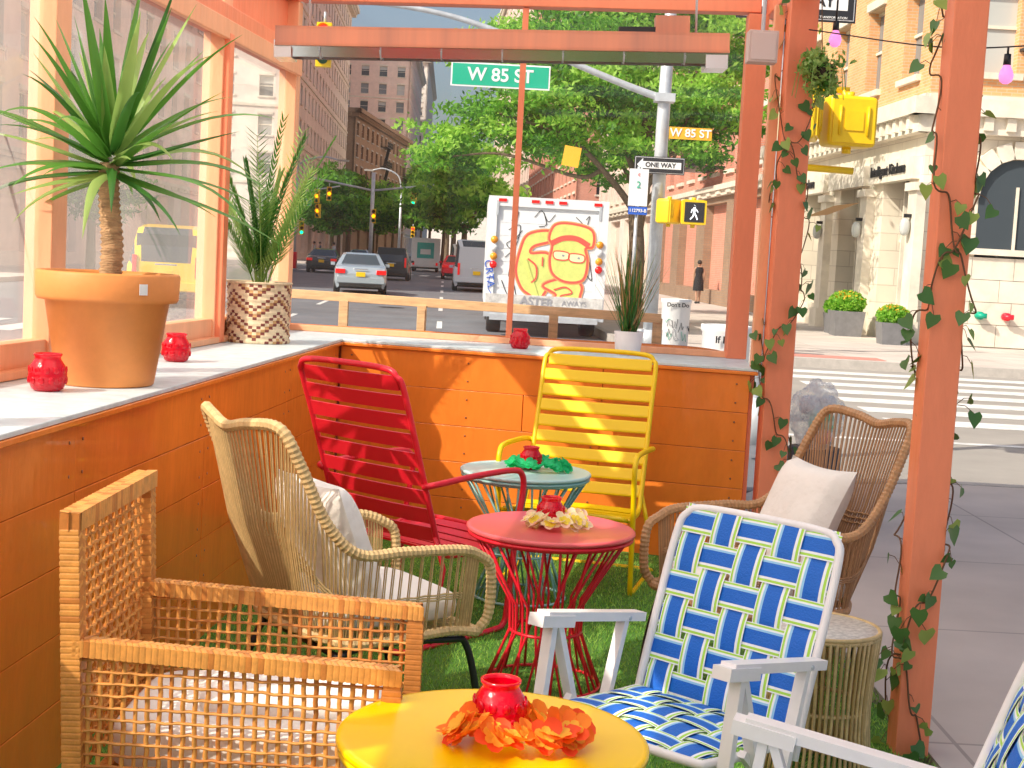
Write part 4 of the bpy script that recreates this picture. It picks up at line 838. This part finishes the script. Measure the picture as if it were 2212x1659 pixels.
gy=mat('graffiti_lime',(.74,.80,.22),.6,var=.15); gr=mat('graffiti_red',(.88,.11,.08),.6); gw=mat('graffiti_pale',(.86,.88,.5),.6); go=mat('graffiti_orange',(.92,.36,.14),.6)
def gp(P): return [((px_-1180)*.0094,(2.82-(py_-430)*.0094)) for px_,py_ in P]
def fill(P,m,y): b.add([(x,y,z) for x,z in P],[tuple(range(len(P)))],m)
def ribbon(P,w_,m,y,closed=False):
    c=cr([(x,0,z) for x,z in P],5,closed); N_=len(c); vs=[]
    for i in range(N_):
        a=c[i-1] if i>0 or closed else c[i]; d=c[(i+1)%N_] if i<N_-1 or closed else c[i]; t=(d-a).normalized(); s_=V((t.z,0,-t.x))*w_/2; vs+=[(c[i].x+s_.x,y,c[i].z+s_.z),(c[i].x-s_.x,y,c[i].z-s_.z)]
    b.add(vs,[(2*i,2*i+1,2*((i+1)%N_)+1,2*((i+1)%N_)) for i in range(N_ if closed else N_-1)],m)
body=[(1138,508),(1184,498),(1190,518),(1152,532),(1146,548),(1185,548),(1204,590),(1192,612),(1165,654),(1150,640),(1130,625),(1116,590),(1122,545)]
head=[(1196,484),(1232,480),(1276,492),(1280,526),(1264,532),(1270,560),(1262,600),(1225,606),(1196,590),(1188,560),(1192,530),(1184,512)]
low=[(1176,618),(1200,604),(1240,598),(1260,614),(1258,635),(1252,656),(1225,664),(1184,654),(1206,636)]
for k,P in enumerate((body,low,head)):
    g=gp(P); c=cr([(x,0,z) for x,z in g],5,True); cc=[(q.x,q.z) for q in c]; ribbon(g,.09,go,Y-.002-k*.006,True); fill(cc,gy,Y-.004-k*.006); ribbon(g,.045,gr,Y-.006-k*.006,True)
ribbon(gp([(1190,524),(1215,512),(1245,512),(1272,526)]),.11,gr,Y-.022)
for c_ in ((1212,549),(1246,553)):
    g=gp([(c_[0]-15,c_[1]-8),(c_[0]+15,c_[1]-6),(c_[0]+14,c_[1]+9),(c_[0]-13,c_[1]+8)]); c=cr([(x,0,z) for x,z in g],5,True); fill([(q.x,q.z) for q in c],gw,Y-.023); ribbon(g,.026,gr,Y-.025,True); ribbon(gp([(c_[0]+2,c_[1]),(c_[0]+7,c_[1]+1)]),.04,tgry,Y-.027)
ribbon(gp([(1140,560),(1158,575),(1160,600),(1150,612)]),.035,gr,Y-.023); ribbon(gp([(1172,555),(1172,575)]),.03,gr,Y-.023); ribbon(gp([(1200,625),(1225,618),(1240,630),(1215,638),(1235,648)]),.03,gr,Y-.023)
ribbon(gp([(1135,560),(1150,600),(1165,640)]),.04,gy,Y-.0215)
for P in ([(1100,480),(1115,460),(1105,520),(1125,500)],[(1150,470),(1165,455),(1180,478),(1195,462)],[(1090,560),(1105,550),(1100,600),(1112,590)],[(1262,470),(1270,462),(1266,480)],[(1275,560),(1282,600),(1270,590)],[(1240,465),(1255,480),(1245,490)],[(1095,500),(1120,490),(1110,540),(1092,530),(1118,515)],[(1085,610),(1100,640),(1110,615),(1118,640)],[(1170,460),(1176,485),(1160,490)]): ribbon(gp(P),.016,signk,Y-.001)
ribbon(gp([(1060,600),(1056,625),(1064,640)]),.014,blue,-.075); ribbon(gp([(1052,650),(1066,655),(1054,670)]),.014,blue,-.075)
trk=b.obj('box_truck',(.56,29.3,-.15),.03)
text('ASTER',(-.15,-.10,.72),.24,tgry,trk,bold=.006,rot=(math.pi/2,math.radians(3),0)); text('AWAYS',(.62,-.10,.72),.15,tgry,trk); text('CRTA',(-1.15,-.085,1.25),.22,blue,trk,rot=(math.pi/2,math.radians(80),0))
# ---------------------------------------------------------------- 86th street furniture
def lamp_post(loc,flip=1,h=9,arm_=3):
    b=MB(); b.tube([(0,0,0),(0,0,h*.8)],[.13,.09],steel,10); b.tube(cr([(0,0,h*.78),(.3*flip,0,h*.95),(arm_*.6*flip,0,h*1.02),(arm_*flip,0,h)],6),.06,steel,8); b.box((arm_*flip+.3*flip,0,h-.03),(.8,.3,.12),tgrey); b.obj('street_lamp',loc)
lamp_post((-16,101,0),1,7.5,3); lamp_post((-10.2,121,0),-1,8,2.5); lamp_post((-2.5,122,0),-1,8,3); lamp_post((-9,170,0),1,9,3)
b=MB(); b.tube([(0,0,0),(0,0,6.5)],.13,steel,10); b.tube([(0,0,5.3),(-4.5,0,6)],.07,steel,8); b.tube([(0,0,5.3),(5,0,6)],.07,steel,8); b.obj('traffic_signal_pole',(-10,96,0))
for (x,y,z,l_) in [(-14.0,98,4.8,1),(-13.2,98,5.0,1),(-13.9,98,3.8,1),(-9.9,96,3.6,1),(-7.3,97,5.0,2),(-15.3,100,2.6,2),(-9.3,124,3.0,0),(-4.1,118,4.0,0)]: traffic_light((x,y,z),R.uniform(-.3,.3),l_,.95)
b=MB(); b.tube([(0,0,0),(0,0,6)],.12,steel,10); b.tube([(0,0,5.0),(3,0,5.6)],.05,steel); b.obj('traffic_signal_pole',(-15.6,99,0))
sign('street_name_sign',(-15.2,97.8,4.35),1.7,.50,signg,'W 86 ST',signw,.38,border=signw)
b=MB(); b.box((0,0,.55),(.5,.5,1.1),blue); b.box((.7,0,.5),(.45,.45,1.0),redc); b.obj('newspaper_boxes',(-14.3,86,0),bevel=.03)
boxm=mat('planter_grey',(.20,.20,.21),.6,var=.2); fy=mat('flower_orange',(.95,.45,.03),.7,transl=.3)
for (x,y,s,fl) in [(8.0,35.4,.62,0),(7.95,34.3,.75,.3),(8.25,31.2,.6,.5)]:
    e=empty('planter',(x,y,0)); b=MB(); b.add([(-s*.42,-s*.42,0),(s*.42,-s*.42,0),(s*.42,s*.42,0),(-s*.42,s*.42,0),(-s*.5,-s*.5,s*.8),(s*.5,-s*.5,s*.8),(s*.5,s*.5,s*.8),(-s*.5,s*.5,s*.8)],[(0,1,5,4),(1,2,6,5),(2,3,7,6),(3,0,4,7),(4,5,6,7)],boxm); b.obj('box',parent=e)
    p=NR.normal(size=(2200,3)); p/=np.linalg.norm(p,axis=1)[:,None]; p*=NR.uniform(.5,1,(2200,1))**.5*np.array([s*.6,s*.6,s*.42]); p[:,2]+=s*1.05
    leafmesh('shrub',p,.045,[treeB,treeC,fy] if fl else [treeB,treeC],.5,e,(NR.uniform(0,1,2200)<.5).astype(int)+((NR.uniform(0,1,2200)<fl)&(p[:,2]>s*1.2)).astype(int) if fl else None)
# ---------------------------------------------------------------- people (skinned figures)
skin=mat('skin',(.42,.24,.16),.6); hair=mat('hair',(.02,.015,.012),.6); dress=mat('black_dress',(.012,.012,.016),.8); jeans=mat('denim',(.05,.07,.13),.8); tee=mat('pale_shirt',(.5,.5,.52),.8); shoe=mat('shoe',(.02,.02,.02),.6)
def person(name,loc,rz,h=1.65,dressed=True,top=dress,bottom=dress,step=.16):
    e=empty(name,loc,rz); k=h/1.65
    def sk(nm,vs,ed,m,sub=2,root=0):
        me=bpy.data.meshes.new(nm); me.from_pydata([tuple(c*k for c in q[:3]) for q in vs],ed,[]); o=bpy.data.objects.new(nm,me); sc.collection.objects.link(o); o.parent=e
        s_=o.modifiers.new('skin','SKIN')
        for i,q in enumerate(vs): me.skin_vertices[0].data[i].radius=(q[3]*k,(q[4] if len(q)>4 else q[3])*k)
        me.skin_vertices[0].data[root].use_root=True; su=o.modifiers.new('sub','SUBSURF'); su.levels=sub; su.render_levels=sub; me.materials.append(m); s_.use_smooth_shade=True
    sk('body',[(0,0,.92,.14,.10),(0,0,1.12,.115,.085),(0,.01,1.32,.15,.09),(0,.01,1.40,.10,.07),(0,.02,1.45,.045,.045),(0,.03,1.50,.045,.045),
       (.17,.01,1.36,.05,.05),(.21,-.02,1.12,.038,.038),(.22,.06,.90,.028,.028),(.22,.09,.84,.024,.03),(-.17,.01,1.36,.05,.05),(-.21,.03,1.12,.038,.038),(-.22,-.03,.90,.028,.028),(-.22,-.03,.84,.024,.03),
       (.08,0,.86,.085,.085),(.085,step*.6,.49,.055,.055),(.085,step,.10,.035,.035),(.09,step+.10,.035,.03,.03),(-.08,0,.86,.085,.085),(-.085,-step*.2,.49,.055,.055),(-.085,-step,.13,.035,.035),(-.09,-step+.09,.04,.03,.03)],
       [(0,1),(1,2),(2,3),(3,4),(4,5),(3,6),(6,7),(7,8),(8,9),(3,10),(10,11),(11,12),(12,13),(0,14),(14,15),(15,16),(16,17),(0,18),(18,19),(19,20),(20,21)],skin)
    for s_,y0 in ((1,.09),(-1,-.03)):
        for q in range(4): sk('finger',[(.22*s_,y0-.02+.015*q,.825,.008),(.222*s_,y0-.02+.016*q,.785-.004*abs(q-1),.007),(.215*s_,y0-.015+.016*q,.755-.004*abs(q-1),.006)],[(0,1),(1,2)],skin,1)
        sk('thumb',[(.215*s_,y0+.02,.85,.009),(.205*s_,y0+.045,.81,.008)],[(0,1)],skin,1)
    b=MB(); b.sup((0,.035*k,1.565*k),(.15*k,.19*k,.22*k),skin,.9,16,12); b.sup((0,.015*k,1.60*k),(.175*k,.19*k,.19*k),hair,.9,16,12); b.sup((0,-.05*k,1.60*k),(.09*k,.09*k,.1*k),hair,.9,12,8)
    b.tube([(0,.13*k,1.57*k),(0,.145*k,1.545*k)],.012*k,skin,6)
    for s_ in(-1,1): b.sup((s_*.08*k,.03*k,1.565*k),(.02,.04,.06),skin,.9,8,6); b.sup((s_*.03*k,.125*k,1.58*k),(.02,.012,.012),dark,.9,8,6); b.sup((s_*.088*k,(s_*step+.05)*k,.04*k),(.09*k,.26*k,.08*k),shoe,.7,14,8)
    b.box((0,.125*k,1.51*k),(.04,.01,.01),redc); b.obj('head',parent=e)
    b=MB()
    if dressed: prof=[(.14,1.42),(.175,1.34),(.155,1.22),(.135,1.12),(.165,.98),(.19,.82),(.21,.6),(.22,.5)]
    else: prof=[(.13,1.42),(.18,1.34),(.165,1.2),(.155,1.05),(.17,.9)]
    vs=[];n_=20
    for r_,z in prof:
        for q in range(n_): a=6.283*q/n_; vs.append((r_*k*math.cos(a),r_*k*.68*math.sin(a)+.01,z*k))
    b.add(vs,[(i*n_+q,i*n_+(q+1)%n_,(i+1)*n_+(q+1)%n_,(i+1)*n_+q) for i in range(len(prof)-1) for q in range(n_)],top,True)
    if not dressed:
        for s_ in (1,-1): b.tube([(.08*s_*k,0,.95*k),(.085*s_*k,step*(.6 if s_>0 else -.2)*k,.49*k),(.085*s_*k,step*s_*k,.12*k)],[.105*k,.075*k,.055*k],bottom,14)
    b.obj('clothes',parent=e)
person('woman_in_black_dress',(7.1,56,0),.1,1.66)
person('pedestrian',(5.75,60,0),-.1,1.7,False,dress,jeans)
for i,(x,y) in enumerate([(-15.5,108),(-14.6,112),(-16.2,116),(-13.5,104),(-12.5,119)]): person('pedestrian',(x,y,-.0),R.uniform(-2,2),1.7,i%2==0,[tee,dress,jeans][i%3],jeans)
